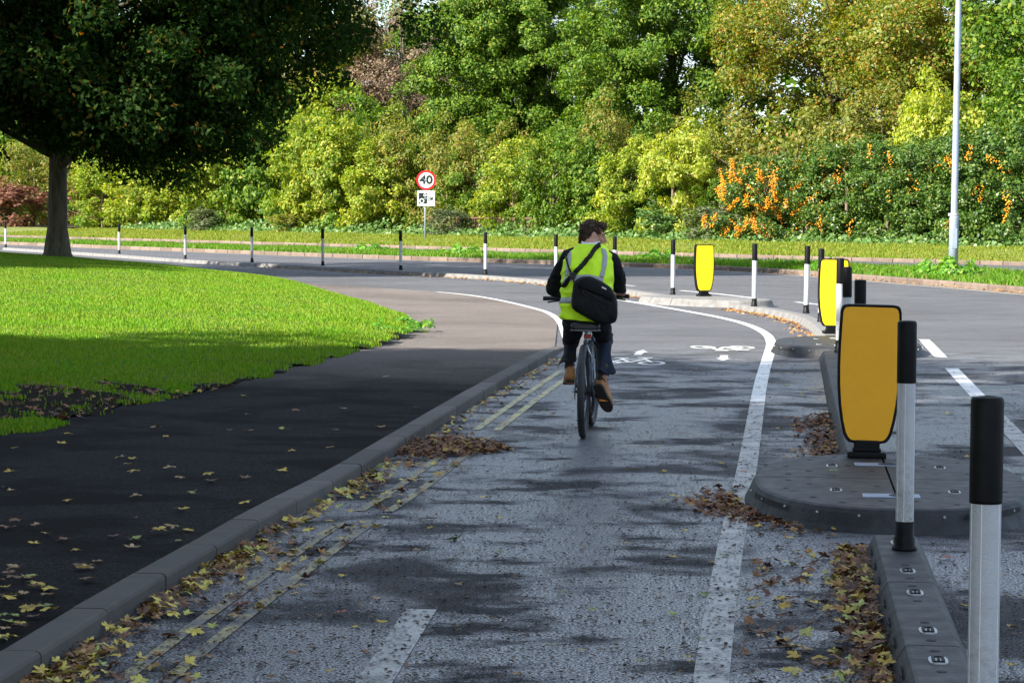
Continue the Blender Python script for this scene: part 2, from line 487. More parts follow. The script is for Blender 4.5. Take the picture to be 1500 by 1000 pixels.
M['l_berry'] = leafmat('dark_firethorn_leaves', [(0.0, (0.028, 0.070, 0.012)), (0.6, (0.065, 0.14, 0.02)), (0.92, (0.14, 0.21, 0.03)), (1.0, (0.24, 0.25, 0.05))], 0.25, 0.42, 0.4)
M['l_grey'] = leafmat('grey_green_leaves', [(0.0, (0.06, 0.085, 0.035)), (1.0, (0.16, 0.19, 0.085))], 0.25, 0.6, 0.25)
M['l_ivy'] = leafmat('ivy_leaves', [(0.0, (0.05, 0.12, 0.025)), (0.7, (0.11, 0.21, 0.05)), (1.0, (0.22, 0.30, 0.08))], 0.25, 0.4, 0.4)
M['l_weed'] = leafmat('weed_leaves', [(0.0, (0.06, 0.20, 0.015)), (0.7, (0.14, 0.32, 0.03)), (1.0, (0.26, 0.36, 0.05))], 0.35, 0.45, 0.35)
M['berry'] = leafmat('orange_berries', [(0.0, (0.58, 0.19, 0.006)), (0.7, (0.78, 0.33, 0.012)), (1.0, (0.88, 0.45, 0.03))], 0.08, 0.35, 0.5)
def bark(name, a, b):
    t = NT(name)
    v = t.map((1.0, 1.0, 0.16))
    n = t.noise(11, 7, 0.7, vec=v)
    c = t.ramp(n, [(0.32, a), (0.62, b)])
    c = t.mix(t.ramp(t.noise(1.6, 5), [(0.5, 0.0), (0.7, 0.5)]), c, (0.10, 0.115, 0.06))
    t.set(Base_Color=c, Roughness=0.92); t.bump(n, 0.05)
    return t.m
M['bark'] = bark('grey_brown_bark', (0.034, 0.029, 0.020), (0.15, 0.13, 0.088))
M['twig'] = bark('pale_brown_twigs', (0.10, 0.078, 0.05), (0.24, 0.19, 0.13))
M['bfence'] = plain('rusty_brown_railing', (0.15, 0.085, 0.05), 0.7, var=0.3)

# ------------------------------------------------------------------ ground, road, footway
def resample(pts, step):
    pts = [Vector(p) for p in pts]
    out = [pts[0].copy()]; acc = 0.0
    for a, b in zip(pts[:-1], pts[1:]):
        L = (b - a).length
        if L < 1e-9: continue
        pos = step - acc
        while pos <= L:
            out.append(a + (b - a) * (pos / L)); pos += step
        acc = L - (pos - step)
    if (out[-1] - pts[-1]).length > 1e-4: out.append(pts[-1].copy())
    return out
def smooth_poly(pts, it=3):
    pts = [Vector(p) for p in pts]
    for _ in range(it):
        q = [pts[0]]
        for a, b in zip(pts[:-1], pts[1:]):
            q.append(a * 0.75 + b * 0.25); q.append(a * 0.25 + b * 0.75)
        q.append(pts[-1]); pts = q
    return pts
def normals2d(pts):
    out = []
    for i in range(len(pts)):
        t = pts[min(i + 1, len(pts) - 1)] - pts[max(i - 1, 0)]
        t.z = 0; t.normalize()
        out.append(Vector((t.y, -t.x, 0)))          # right-hand side of travel
    return out
def ribbon(pts, w, z, off=0.0):
    n = normals2d(pts)
    mb = MB()
    mb.strip([Vector((p.x, p.y, z)) + q * (off - w / 2) for p, q in zip(pts, n)],
             [Vector((p.x, p.y, z)) + q * (off + w / 2) for p, q in zip(pts, n)])
    return mb
def flipup(me):
    for p in me.polygons:
        if p.normal.z < 0: p.flip()
    me.update()
    return me

mb = MB(); N = 48
ring = [(2600 * math.cos(2 * math.pi * k / N), 2600 * math.sin(2 * math.pi * k / N), -0.06) for k in range(N)]
mb.add(ring, [tuple(range(N))])
tag(mb.build('ground', M['verge']), kind='structure')
mb = MB()
mb.add([(-90, -60, 0), (95, -60, 0), (95, 260, 0), (-200, 260, 0)], [(0, 1, 2, 3)])
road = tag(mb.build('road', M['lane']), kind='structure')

# left kerb line (front top edge read from the photograph at kerb height)
KH = 0.085
kpx = [(31, 971), (137, 903), (227, 849), (301, 806.5), (364, 769), (418, 738), (467, 714), (508, 692), (640, 611), (705, 572), (765, 538), (812, 511), (830, 498)]
kp = [P(x, y, KH) for x, y in kpx]
d0 = (kp[3] - kp[0]).normalized()
kfront = [kp[0] - d0 * 8.0] + kp
kfront = resample(kfront, 0.915)
klen = len(kfront)
kend = kfront[-1]
# white boundary beyond the kerb
bnd = [P(x, y, 0) for x, y in [(818, 463), (770, 449), (720, 438), (680, 432), (640, 428.5), (580, 423.5), (520, 420), (455, 416)]]
fline = [p.copy() for p in kfront] + smooth_poly(bnd, 2)
def foot_h(y):
    return 0.009 + (KH - 0.012) * (1 - sstep(kend.y - 3.0, kend.y + 0.6, y))
rows = []
for p, q in zip(fline, normals2d(fline)):
    row = []
    xl = -45.0
    a = p + Vector((-0.14, 0, 0)) if p.y <= kend.y else p
    for j in range(14):
        u = (j / 13) ** 2
        x = a.x + (xl - a.x) * u
        row.append(Vector((x, a.y, foot_h(a.y) + (0.02 * math.sin(x * 0.7 + a.y * 0.3) if 2 < j < 13 else 0) * 0.3)))
    rows.append(row)
mb = MB()
for i in range(len(rows) - 1):
    mb.strip(rows[i], rows[i + 1])
me = mb.mesh('footway'); flipup(me)
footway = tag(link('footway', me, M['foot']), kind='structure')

# kerb stones
def kerb_sweep(pts, w, h0, h1, joint=0.013, side=-1, bev=0.018, jz=None):
    """row of kerb stones, front face on the polyline, the body on its left (side -1) or right"""
    mb = MB()
    nn = normals2d(pts)
    rnd = random.Random(4)
    for i in range(len(pts) - 1):
        a, b = pts[i].copy(), pts[i + 1].copy()
        t = (b - a).normalized()
        a2, b2 = a + t * joint * 0.5, b - t * joint * 0.5
        rings = []
        jit = Vector((rnd.uniform(-.003, .003), 0, 0)); jh = rnd.uniform(-.001, .001)
        for p, n, e in ((a2, nn[i], 1), (b2, nn[i + 1], 1)):
            top = (h1(p) if callable(h1) else h1) + jh
            nq = n * side
            prof = [(0.0, h0), (0.0, top - bev), (bev * 0.35, top - bev * 0.3), (bev * 1.1, top), (w - 0.004, top), (w, h0)]
            rings.append([Vector((p.x, p.y, 0)) + jit + nq * u + Vector((0, 0, z)) for u, z in prof])
        mb.loft(rings)
    me = mb.mesh('kerb'); fix_normals(me)
    return me
o = link('kerb', kerb_sweep(kfront, 0.14, -0.05, lambda p: 0.012 + (KH - 0.012) * (1 - sstep(kend.y - 2.4, kend.y + 0.1, p.y))), M['kerb'])
tag(o, kind='structure')

# markings, children of the road
def mark(name, mb, m, par=road):
    me = flipup(mb.mesh(name))
    return link(name, me, m, par)
kf_s = resample(fline[:klen], 0.5)
M['yellowfaint'] = paint('faint_yellow_marking', (0.40, 0.33, 0.10), (0.05, 0.05, 0.052), 0.525)
M['yellowpale'] = paint('pale_yellow_marking', (0.56, 0.49, 0.19), (0.07, 0.07, 0.073), 0.485)
for off in (0.30, 0.455):
    ka = [q for q in kf_s if q.y <= 13.0]; kb = [q for q in kf_s if 12.5 <= q.y <= 18.0]; kcc = [q for q in kf_s if 17.5 <= q.y <= 25.5]
    mark('yellow_line', ribbon(ka[4:], 0.055, 0.004, off), M['yellowfaint'])
    mark('yellow_line', ribbon(kb[1:], 0.055, 0.004, off), M['yellowfaint'])
    mark('yellow_line', ribbon(kcc[1:], 0.060, 0.004, off), M['yellowpale'])
mark('edge_line', ribbon(resample(smooth_poly([kend + Vector((.03, .3, 0))] + [q for q in bnd[:5]], 2), 0.4), 0.10, 0.014), M['white'])
wl = [P(x, y) for x, y in [(1041, 1000), (1055, 890), (1073, 783), (1092, 700), (1105, 620), (1114, 560), (1126, 520), (1131, 503), (1124, 489), (1098, 476), (1060, 466), (1020, 458.5), (960, 448), (905, 439), (850, 431)]]
wl = [wl[0] + (wl[0] - wl[1]).normalized() * 5] + wl
wl = resample(smooth_poly(wl, 3), 0.3)
split = min(range(len(wl)), key=lambda i: abs(wl[i].y - 21))
mark('edge_line', ribbon(wl[:split + 1], 0.125, 0.004), M['whiteworn'])
mark('edge_line', ribbon(wl[split:], 0.125, 0.004), M['white'])
a = P(617, 893); dirn = Vector((0.105, 1, 0)).normalized()
e = P(548, 1000); dd_ = (e - a).normalized()
mark('lane_dash', ribbon([a, a + dd_ * 1.0, a + dd_ * 3.2], 0.125, 0.004), M['whiteworn'])
# carriageway dashes
dl = [P(1500 + 40, 760), P(1477, 645), P(1395, 556), P(1357, 509)]
dl = [P(1640, 900)] + dl
cdir = Vector((0.085, 1, 0))
X0 = P(1381, 537)
base = lambda d: Vector((P(1381, 537).x + 0.04 + (d - 25.8) * ((P(1357, 509).x - P(1481, 645).x) / (P(1357, 509).y - P(1481, 645).y)), d, 0))
for (a0, a1) in ((31.8, 27.8), (25.8, 21.8), (19.8, 15.8), (13.8, 9.8), (7.8, 3.8)):
    mark('carriageway_dash', ribbon([base(a1), base((a0 + a1) / 2), base(a0)], 0.14, 0.004), M['whiteworn'] if a0 < 21 else M['white'])
for pts in ([(1206, 447), (1166, 442.5)], [(1104, 436.5), (1050, 430.5), (996, 425.5)], [(930, 419), (860, 413)]):
    mark('carriageway_dash', ribbon([P(*q) for q in pts], 0.12, 0.004), M['white'])

def cycle_symbol(c, rz, m):
    """white cycle marking 0.75 m wide and 1.45 m long, wheels at the near end"""
    mb = MB()
    z = 0.004
    sx, sy = 0.75, 1.45
    T = lambda x, y: Vector((c.x + (x * math.cos(rz) - y * math.sin(rz)), c.y + (x * math.sin(rz) + y * math.cos(rz)), z))
    def ringp(cx, cy, rx, ry, w):
        k = 36
        o = [T(cx + rx * math.cos(2 * math.pi * i / k), cy + ry * math.sin(2 * math.pi * i / k)) for i in range(k + 1)]
        n = [T(cx + (rx - w) * math.cos(2 * math.pi * i / k), cy + (ry - w * 2) * math.sin(2 * math.pi * i / k)) for i in range(k + 1)]
        mb.strip(o, n)
    def bar(x0, y0, x1, y1, w, dz=0.0):
        d = Vector((x1 - x0, (y1 - y0) / 2, 0)).normalized(); nx, ny = -d.y, d.x * 2
        mb.add([T(x0 + nx * w / 2, y0 + ny * w / 2) + Vector((0, 0, dz)), T(x0 - nx * w / 2, y0 - ny * w / 2) + Vector((0, 0, dz)),
                T(x1 - nx * w / 2, y1 - ny * w / 2) + Vector((0, 0, dz)), T(x1 + nx * w / 2, y1 + ny * w / 2) + Vector((0, 0, dz))], [(0, 1, 2, 3)])
    ringp(-0.235, -0.38, 0.15, 0.32, 0.048); ringp(0.235, -0.38, 0.15, 0.32, 0.048)
    bar(-0.235, -0.38, -0.11, 0.16, 0.048, 0.001); bar(-0.11, 0.16, 0.13, 0.20, 0.048, 0.002); bar(-0.01, -0.36, 0.13, 0.20, 0.048, 0.003)
    bar(-0.235, -0.38, -0.01, -0.36, 0.048, 0.004); bar(-0.01, -0.36, -0.13, 0.34, 0.048, 0.005); bar(0.235, -0.38, 0.11, 0.42, 0.048, 0.006)
    bar(-0.21, 0.36, -0.05, 0.36, 0.050, 0.007); bar(0.05, 0.44, 0.21, 0.44, 0.050, 0.007)
    return mark('cycle_symbol', mb, m)
def arrow(c, rz, m):
    T = lambda x, y: Vector((c.x + (x * math.cos(rz) - y * math.sin(rz)), c.y + (x * math.sin(rz) + y * math.cos(rz)), 0.004))
    mb = MB()
    mb.add([T(-.045, -.5), T(.045, -.5), T(.045, .08), T(.085, .04), T(0, .5), T(-.085, .04), T(-.045, .08)], [(0, 1, 2, 3, 4, 5, 6)])
    return mark('direction_arrow', mb, m)
cycle_symbol(P(925, 528.5), -0.10, M['white']); arrow(P(938, 516.5), -0.12, M['white'])
cycle_symbol(P(1065, 511.5), math.pi + 0.06, M['white']); arrow(P(1060, 524.5), math.pi - 0.1, M['white'])

# ------------------------------------------------------------------ lawn
lawn_poly = [P(0, 642, .1), P(90, 622, .1), P(200, 592, .1), P(300, 573, .1), P(400, 549, .1), P(480, 527, .1), P(560, 502, .1), P(600, 484, .1), P(611, 475, .1)]
lawn_poly = [Vector((-34, 9, 0)), Vector((-10, 12.9, 0)), Vector((-6, 14.3, 0))] + lawn_poly + [P(590, 462), P(550, 448), P(500, 433.5), P(430, 414), Vector((-8.0, 63.5, 0)), Vector((-12, 72, 0)), Vector((-20, 86, 0)), Vector((-34, 97, 0))]
LP = np.array([[p.x, p.y] for p in lawn_poly])
def pip(X, Y, poly):
    ins = np.zeros(X.shape, bool)
    n = len(poly); j = n - 1
    for i in range(n):
        xi, yi = poly[i]; xj, yj = poly[j]
        c = ((yi > Y) != (yj > Y)) & (X < (xj - xi) * (Y - yi) / (yj - yi + 1e-12) + xi)
        ins ^= c; j = i
    return ins
def pdist(X, Y, poly):
    d = np.full(X.shape, 1e9)
    n = len(poly)
    for i in range(n):
        a = poly[i]; b = poly[(i + 1) % n]
        ab = b - a
        t = np.clip(((X - a[0]) * ab[0] + (Y - a[1]) * ab[1]) / (ab @ ab), 0, 1)
        d = np.minimum(d, np.hypot(X - a[0] - t * ab[0], Y - a[1] - t * ab[1]))
    return d
def lawn_z(X, Y):
    d = pdist(X, Y, LP)
    far = np.clip((Y - 25) / 25, 0, 1)
    return 0.004 + np.where(Y < 36, 0.05, 0.05) * (1 - np.exp(-d / np.where(Y < 24, 0.6, 0.15))) + np.where(Y < 36, KH - 0.012, 0.0) * (d > -1) + (0.10 + 0.42 * far) * (1 - np.exp(-d / 3.5))
def edge_warp(X, Y):
    return 0.09 * np.sin(X * 5.1 + Y * 3.3) + 0.07 * np.sin(X * 11.0 - Y * 7.0) + 0.05 * np.sin(Y * 17 + X * 4)
g = 0.22
xs = np.concatenate([np.arange(-34, -8, .3), np.arange(-8, 0.2, .09)]); ys = np.concatenate([np.arange(9, 13, .3), np.arange(13, 37, .09), np.arange(37, 97, .25)])
GX, GY = np.meshgrid(xs, ys)
ins = pip(GX, GY, LP) & (pdist(GX, GY, LP) + edge_warp(GX, GY) * 0.8 > 0.03)
GZ = lawn_z(GX, GY)
cell = ins[:-1, :-1] & ins[1:, :-1] & ins[:-1, 1:] & ins[1:, 1:]
ii, jj = np.nonzero(cell)
W = len(xs)
faces = np.stack([ii * W + jj, ii * W + jj + 1, (ii + 1) * W + jj + 1, (ii + 1) * W + jj], 1)
used, inv = np.unique(faces, return_inverse=True)
vv = np.stack([GX.ravel()[used], GY.ravel()[used], GZ.ravel()[used]], 1)
lawn_me = np_mesh_idx('lawn', vv, inv.reshape(faces.shape))
def soil_mask(X, Y):
    """bare patch beside the footway, near end of the lawn"""
    c = P(55, 590, .1); c2 = P(-40, 620, .1)
    wob = 0.35 * np.sin(X * 2.3 + 1) + 0.3 * np.sin(Y * 1.7 + X) + 0.25 * np.sin(X * 6 + Y * 5)
    e1 = ((X - c.x) / 0.9) ** 2 + ((Y - c.y) / 1.7) ** 2
    ed = pdist(X, Y, LP)
    near = (Y < 24) & (ed < 0.05 + 0.3 * wob) & (Y > 14)
    tuft = np.hypot((X - P(20, 628, .1).x) / 0.5, (Y - P(20, 628, .1).y) / 0.5) < 1
    tuft |= np.hypot((X - P(75, 622, .1).x) / 0.22, (Y - P(75, 622, .1).y) / 0.35) < 1
    return ((e1 < 1 + wob) | near) & ~tuft
lawn_me.materials.append(M['lawn']); lawn_me.materials.append(M['soil'])
cen = vv[inv.reshape(faces.shape)].mean(1)
lawn_me.polygons.foreach_set('material_index', soil_mask(cen[:, 0], cen[:, 1]).astype(np.int32))
lawn_me.polygons.foreach_set('use_smooth', [True] * len(lawn_me.polygons))
tag(link('lawn', lawn_me), kind='structure')

rs = np.random.RandomState(3)
def blades(n_try, sampler, zfun, mask, hmin, hmax, width, name, m, lean=0.5):
    X, Y = sampler(n_try)
    k = mask(X, Y)
    X, Y = X[k], Y[k]
    Z = zfun(X, Y) - 0.005
    n = len(X)
    h = rs.uniform(hmin, hmax, n) * (0.75 + 0.5 * np.abs(np.sin(X * 0.9) * np.cos(Y * 0.7 + X * 0.4)))
    a = rs.uniform(0, 2 * np.pi, n); wv = width * rs.uniform(0.6, 1.4, n)
    la = rs.uniform(0, 2 * np.pi, n); ll = h * rs.uniform(0.05, lean, n) * 1.0
    b = np.stack([X, Y, Z], 1)
    dx = np.stack([np.cos(a) * wv, np.sin(a) * wv, np.zeros(n)], 1)
    mid = b + np.stack([np.cos(la) * ll * .35, np.sin(la) * ll * .35, h * 0.55], 1)
    tip = b + np.stack([np.cos(la) * ll, np.sin(la) * ll, h], 1)
    v = np.stack([b - dx, b + dx, mid + dx * 0.8, tip, mid - dx * 0.8], 1).reshape(-1, 3)
    return tag(link(name, np_mesh(name, v, 5), m), kind='stuff')
def samp_lawn(n):
    Y = 14 + 62 * rs.uniform(0, 1, n) ** 1.25
    xr = -0.6 - 0.0 * Y
    X = rs.uniform(0, 1, n) * (xr - (-0.235 * Y - 1.0)) + (-0.235 * Y - 1.0)
    return X, Y
def lawn_mask(X, Y):
    ok = pip(X, Y, LP) & (pdist(X, Y, LP) + edge_warp(X, Y) * 1.0 > 0.02)
    return ok & (~soil_mask(X, Y) | (rs.uniform(0, 1, len(X)) < 0.03 + 0.40 * (np.sin(X * 7 + Y * 2) * np.sin(Y * 5 - X) > .75)))
o = blades(560000, samp_lawn, lawn_z, lawn_mask, 0.022, 0.052, 0.0055, 'lawn_grass', M['grass'])
tag(o, 'short bright green mown grass covering the lawn beside the footway', 'grass')

# ------------------------------------------------------------------ far side: median, kerbs, verge, bank
A = [(20, -10), (16.5, 12), (14.2, 28), (12.2, 42), (10.75, 51), (9.2, 59), (6.6, 70), (1.5, 76.6), (-5.9, 85.4), (-23.5, 113), (-48, 148), (-90, 204)]
A = resample(smooth_poly([Vector((x, y, 0)) for x, y in A], 2), 1.0)
o = link('median_kerb', kerb_sweep(A, 0.16, -0.05, 0.13, side=1, joint=0.03, bev=0.03), M['kerbfar']); tag(o, kind='structure')
Bl = [(27, -12), (22.5, 10), (20, 28), (17.8, 44), (15.5, 56), (12.5, 68), (7.5, 79), (-1.5, 91), (-10, 102), (-28, 126), (-52, 158), (-92, 210)]
Bl = smooth_poly([Vector((x, y, 0)) for x, y in Bl], 2)
def arc_at(pts, n):
    L = [0]
    for a, b in zip(pts[:-1], pts[1:]): L.append(L[-1] + (b - a).length)
    out = []; j = 0
    for i in range(n):
        s_ = L[-1] * i / (n - 1)
        while j < len(L) - 2 and L[j + 1] < s_: j += 1
        out.append(pts[j].lerp(pts[j + 1], (s_ - L[j]) / max(1e-9, L[j + 1] - L[j])))
    return out
nA = 160
Aq = arc_at(A, nA); An = normals2d(Aq)
Aq = [p + n * 0.16 for p, n in zip(Aq, An)]
Bq = arc_at(Bl, nA)
mb = MB()
med_rows = []
for k, u in enumerate((0, 0.15, 0.5, 0.85, 1.0)):
    zz = (0.11, 0.13, 0.14, 0.10, 0.05)[k]
    med_rows.append([a.lerp(b, u) + Vector((0, 0, zz)) for a, b in zip(Aq, Bq)])
for r0, r1 in zip(med_rows[:-1], med_rows[1:]): mb.strip(r0, r1)
o = link('median', flipup(mb.mesh('median')), M['verge'], smooth=True); tag(o, kind='structure')
mark('edge_line', ribbon([p - n * 0.32 for p, n in zip(arc_at(A, nA), An)][8:], 0.11, 0.004), M['cream'])
# verge beyond the second carriageway
CN = 61.4
Cl = [NS(CN, s) for s in np.arange(-40, 200, 1.0)]
o = link('verge_kerb', kerb_sweep(Cl, 0.16, -0.05, 0.13, side=1, joint=0.03, bev=0.03), M['kerbfar']); tag(o, kind='structure')
def verge_z(n, s):
    return 0.11 + 0.34 * sstep(CN, CN + 8.5, n) + 0.03 * math.sin(s * 0.35) * sstep(CN, CN + 2, n)
mb = MB()
ns_ = [CN + 0.15, CN + 0.8, CN + 2, CN + 4, CN + 6, CN + 8, CN + 10]
ss_ = np.arange(-40, 201, 2.0)
for n0, n1 in zip(ns_[:-1], ns_[1:]):
    mb.strip([NS(n0, s, verge_z(n0, s)) for s in ss_], [NS(n1, s, verge_z(n1, s)) for s in ss_])
tag(link('verge', flipup(mb.mesh('verge')), M['verge'], smooth=True), kind='structure')
mb = MB()
ns_ = [CN + 9.6, CN + 14, CN + 22, CN + 60, CN + 160]
for n0, n1 in zip(ns_[:-1], ns_[1:]):
    mb.strip([NS(n0, s, 0.42 + 0.01 * (n0 - CN)) for s in np.arange(-80, 300, 10.0)], [NS(n1, s, 0.42 + 0.01 * (n1 - CN)) for s in np.arange(-80, 300, 10.0)])
tag(link('hedge_bank', flipup(mb.mesh('hedge_bank')), M['earth'], smooth=True), kind='structure')

# grass on median and verge
def samp_ns(n0, n1, s0, s1):
    def f(n):
        a = rs.uniform(n0, n1, n); b = rs.uniform(s0, s1, n)
        return HN.x * a + HS.x * b, HN.y * a + HS.y * b
    return f
def vz(X, Y):
    n = HN.x * X + HN.y * Y
    t = np.clip((n - CN) / 8.5, 0, 1)
    return 0.11 + 0.34 * t * t * (3 - 2 * t)
inview = lambda X, Y: (np.abs(X) < 0.23 * Y + 2)
o = blades(110000, samp_ns(CN + 0.1, CN + 9.5, 40, 135), vz, inview, 0.05, 0.16, 0.016, 'verge_grass', M['vgrass'], 0.9)
tag(o, 'yellowing rough grass on the verge in front of the hedge', 'grass')
Aarr = np.array([[p.x, p.y] for p in Aq]); Barr = np.array([[p.x, p.y] for p in Bq])
def samp_med(n):
    i = rs.uniform(20, nA - 40, n); i0 = i.astype(int); f = (i - i0)[:, None]
    u = (rs.uniform(0, 1, n) ** 1.0)[:, None]
    a = Aarr[i0] * (1 - f) + Aarr[i0 + 1] * f; b = Barr[i0] * (1 - f) + Barr[i0 + 1] * f
    q = a * (1 - u) + b * u
    return q[:, 0], q[:, 1]
o = blades(110000, samp_med, lambda X, Y: np.full(X.shape, 0.12), inview, 0.05, 0.17, 0.016, 'median_grass', M['vgrass2'], 0.9)
tag(o, 'long tufty green grass on the strip between the two carriageways', 'grass')

# ------------------------------------------------------------------ foliage
def leaf_quads(pos, out, size, rng, asp=0.62, up=0.35, rnd=0.75):
    n = len(pos)
    nr = out * 0.7 + rng.normal(0, rnd, (n, 3)) * 0.6 + np.array([0, 0, up])
    nr /= np.linalg.norm(nr, axis=1)[:, None] + 1e-9
    a = rng.normal(0, 1, (n, 3)); a[:, 2] -= 0.5
    a -= nr * (a * nr).sum(1)[:, None]; a /= np.linalg.norm(a, axis=1)[:, None] + 1e-9
    b = np.cross(nr, a)
    L = (size * rng.uniform(0.55, 1.35, n))[:, None]
    fold = nr * L * 0.12
    tip = pos + a * L * 0.62; base = pos - a * L * 0.45
    s1 = pos + b * L * asp * 0.5 + fold; s2 = pos - b * L * asp * 0.5 + fold
    return np.stack([base, s1, tip, s2], 1).reshape(-1, 3)
def crown_mesh(name, blobs, n, leaf, seed, clumps=120, cr=0.8, shell=0.55, asp=0.62):
    """blobs: (cx,cy,cz,rx,ry,rz). Leaves gathered in clumps through the blobs' volume, mostly near the outside."""
    rng = np.random.RandomState(seed)
    B = np.array(blobs, float)
    wgt = (B[:, 3] * B[:, 4] * B[:, 5]) ** (2 / 3); wgt /= wgt.sum()
    bi = rng.choice(len(B), clumps, p=wgt)
    d = rng.normal(0, 1, (clumps, 3)); d /= np.linalg.norm(d, axis=1)[:, None]
    rad = shell + (1 - shell) * rng.uniform(0, 1, clumps) ** 0.6
    rad *= 1 + 0.17 * rng.normal(0, 1, clumps)
    cc = B[bi, :3] + d * B[bi, 3:] * rad[:, None]
    cs = cr * rng.uniform(0.55, 1.4, clumps)
    w2 = cs ** 2; w2 /= w2.sum()
    ci = rng.choice(clumps, n, p=w2)
    e = rng.normal(0, 1, (n, 3)); e /= np.linalg.norm(e, axis=1)[:, None]
    rr = rng.uniform(0.25, 1.0, n) ** 0.6
    off = e * (rr * cs[ci])[:, None] * np.array([1, 1, 0.72])
    pos = cc[ci] + off
    out = e * 0.6 + d[ci] * 0.6
    v = leaf_quads(pos, out, leaf, rng, asp)
    return np_mesh(name, v, 4), cc
def limbs_mesh(name, base_r, height, targets, seed, seg=9, lean=(0, 0), r_end=0.02, flare=1.5):
    rng = random.Random(seed)
    mb = MB()
    top = Vector((lean[0], lean[1], height))
    pts = [Vector((0, 0, -0.15)), Vector((0, 0, 0.12)), Vector((lean[0] * .1, lean[1] * .1, 0.35 + height * .05))]
    rr = [base_r * flare, base_r * (1 + (flare - 1) * 0.5), base_r * 1.06]
    for k in range(1, 8):
        u = k / 7
        pts.append(Vector((lean[0] * u + rng.uniform(-.12, .12) * base_r * 2, lean[1] * u + rng.uniform(-.12, .12) * base_r * 2, 0.5 + (height - .5) * (0.1 + 0.9 * u))))
        rr.append(base_r * (1 - 0.72 * u ** 1.4))
    mb.tube(pts, rr, seg + 5)
    for tg in targets:
        tg = Vector(tg)
        zs = min(height * 0.97, max(height * 0.25, tg.z * rng.uniform(0.45, 0.75)))
        u = min(1, max(0, (zs - 0.5) / max(0.1, height - .5)))
        st = Vector((lean[0] * u, lean[1] * u, zs))
        mid = st.lerp(tg, 0.5) + Vector((rng.uniform(-.2, .2), rng.uniform(-.2, .2), rng.uniform(0, .35))) * (tg - st).length * 0.4
        r0 = base_r * (0.42 - 0.25 * u)
        q = [st, st.lerp(mid, .5) + Vector((0, 0, .04 * (tg - st).length)), mid, mid.lerp(tg, .5), tg]
        mb.tube(q, [r0, r0 * .75, r0 * .5, r0 * .3, min(r_end, r0 * .2)], seg - 3, cap=False)
    return mb.mesh(name)

def tree(name, loc, crown, limbs, leafm, barkm, label, cat, group=None, rz=0.0, s=(1, 1, 1), crown_name='crown', limb_name='trunk', stuff=False):
    r = empty(name, loc, rz, label, cat, group)
    r.scale = s
    c = bpy.data.objects.new(crown_name, crown); COL.objects.link(c); c.parent = r
    if len(crown.materials) == 0: crown.materials.append(leafm)
    elif crown.materials[0] is not leafm:
        c.material_slots[0].link = 'OBJECT'; c.material_slots[0].material = leafm
    l = bpy.data.objects.new(limb_name, limbs); COL.objects.link(l); l.parent = r
    if len(limbs.materials) == 0: limbs.materials.append(barkm)
    limbs.polygons.foreach_set('use_smooth', [True] * len(limbs.polygons))
    return r

# --- the big dark tree on the lawn
def zl(x, y): return float(lawn_z(np.array([x]), np.array([y]))[0])
tp = D(84, 64.0); tz = zl(tp.x, tp.y)
tb = [(0, 0, 8.6, 8.6, 7.5, 5.0), (4.7, -4.5, 5.0, 2.4, 2.4, 2.3), (6.6, -1.5, 6.6, 2.3, 2.6, 2.0), (-0.5, -4.5, 5.0, 4.2, 2.6, 2.0), (-5.5, -2, 5.0, 4, 3, 2.4),
      (4.5, -5, 9.8, 3.4, 3, 2.8), (1, -7, 9.8, 4, 3, 2.7), (2.8, -3.5, 4.0, 2.8, 2.4, 1.9), (2.0, -2.5, 3.5, 2.0, 2.0, 1.3), (3.6, -3.5, 3.5, 1.6, 2.0, 1.5), (-3.6, -3, 3.8, 2.6, 2, 1.3), (3.0, -5.5, 7.5, 4.5, 3.0, 3.0), (-3, -5.5, 7.5, 5, 3, 3), (6.6, -3, 8.6, 2.0, 3, 2.0), (2.2, -5, 5.2, 3.2, 2.6, 2.4), (3.4, -4, 4.0, 2.0, 2.2, 1.6), (-3.2, -4.5, 4.4, 3.4, 2.6, 1.6), (0.6, -4.6, 4.2, 2.4, 2.2, 1.3)]  # first two lobes here, above the view, added to shade the far road
cm, cc = crown_mesh('crown', tb, 280000, 0.15, 11, clumps=1010, cr=0.72, shell=0.55, asp=0.55)
tg = [tuple(cc[i]) for i in range(0, 560, 14)]
lm = limbs_mesh('trunk', 0.245, 9.0, tg, 5, seg=11, flare=2.0)
tree('broadleaf_tree', (tp.x, tp.y, tz), cm, lm, M['l_dark'], M['bark'], 'large dark green broadleaf tree standing on the bright lawn at left', 'tree')

# --- shade trees outside the frame to the left of and behind the viewpoint
sb = [(0, 0, 8.5, 5.2, 5.2, 5.2), (2.6, 1.5, 6.2, 3, 3, 2.6), (-2.4, -1.5, 6.4, 3.2, 3.2, 2.8), (0.5, -2.8, 10.5, 3.2, 3, 3)]
scm, scc = crown_mesh('shade_crown', sb, 26000, 0.34, 21, clumps=230, cr=1.15, shell=0.35)
slm = limbs_mesh('shade_trunk', 0.26, 9.5, [tuple(scc[i]) for i in range(0, 220, 12)], 6)
GSH = 'trees shading the near road'
for (x, y, s, rz) in ((-11.5, 8.5, 1.12, 0.3), (-18.5, 9.0, 1.15, 1.7), (-26, 9.5, 1.15, 2.6), (-5.5, 3.5, 0.95, 4.1), (-13, -1, 1.1, 5.0), (-20, 0, 1.1, 0.9),
                      (-13.0, 15.5, 0.85, 4.4), (-25, 52, 1.15, 0.5), (-31, 58, 1.1, 2.2), (-20, 44.5, 0.72, 3.0)):  # tree near the lawn and the far ones put in to deepen shade
    tree('shade_tree', (x, y, 0.1), scm, slm, M['l_green'], M['bark'], 'tall leafy tree out of view, casting shade into the scene', 'tree', GSH, rz, (s, s, s))

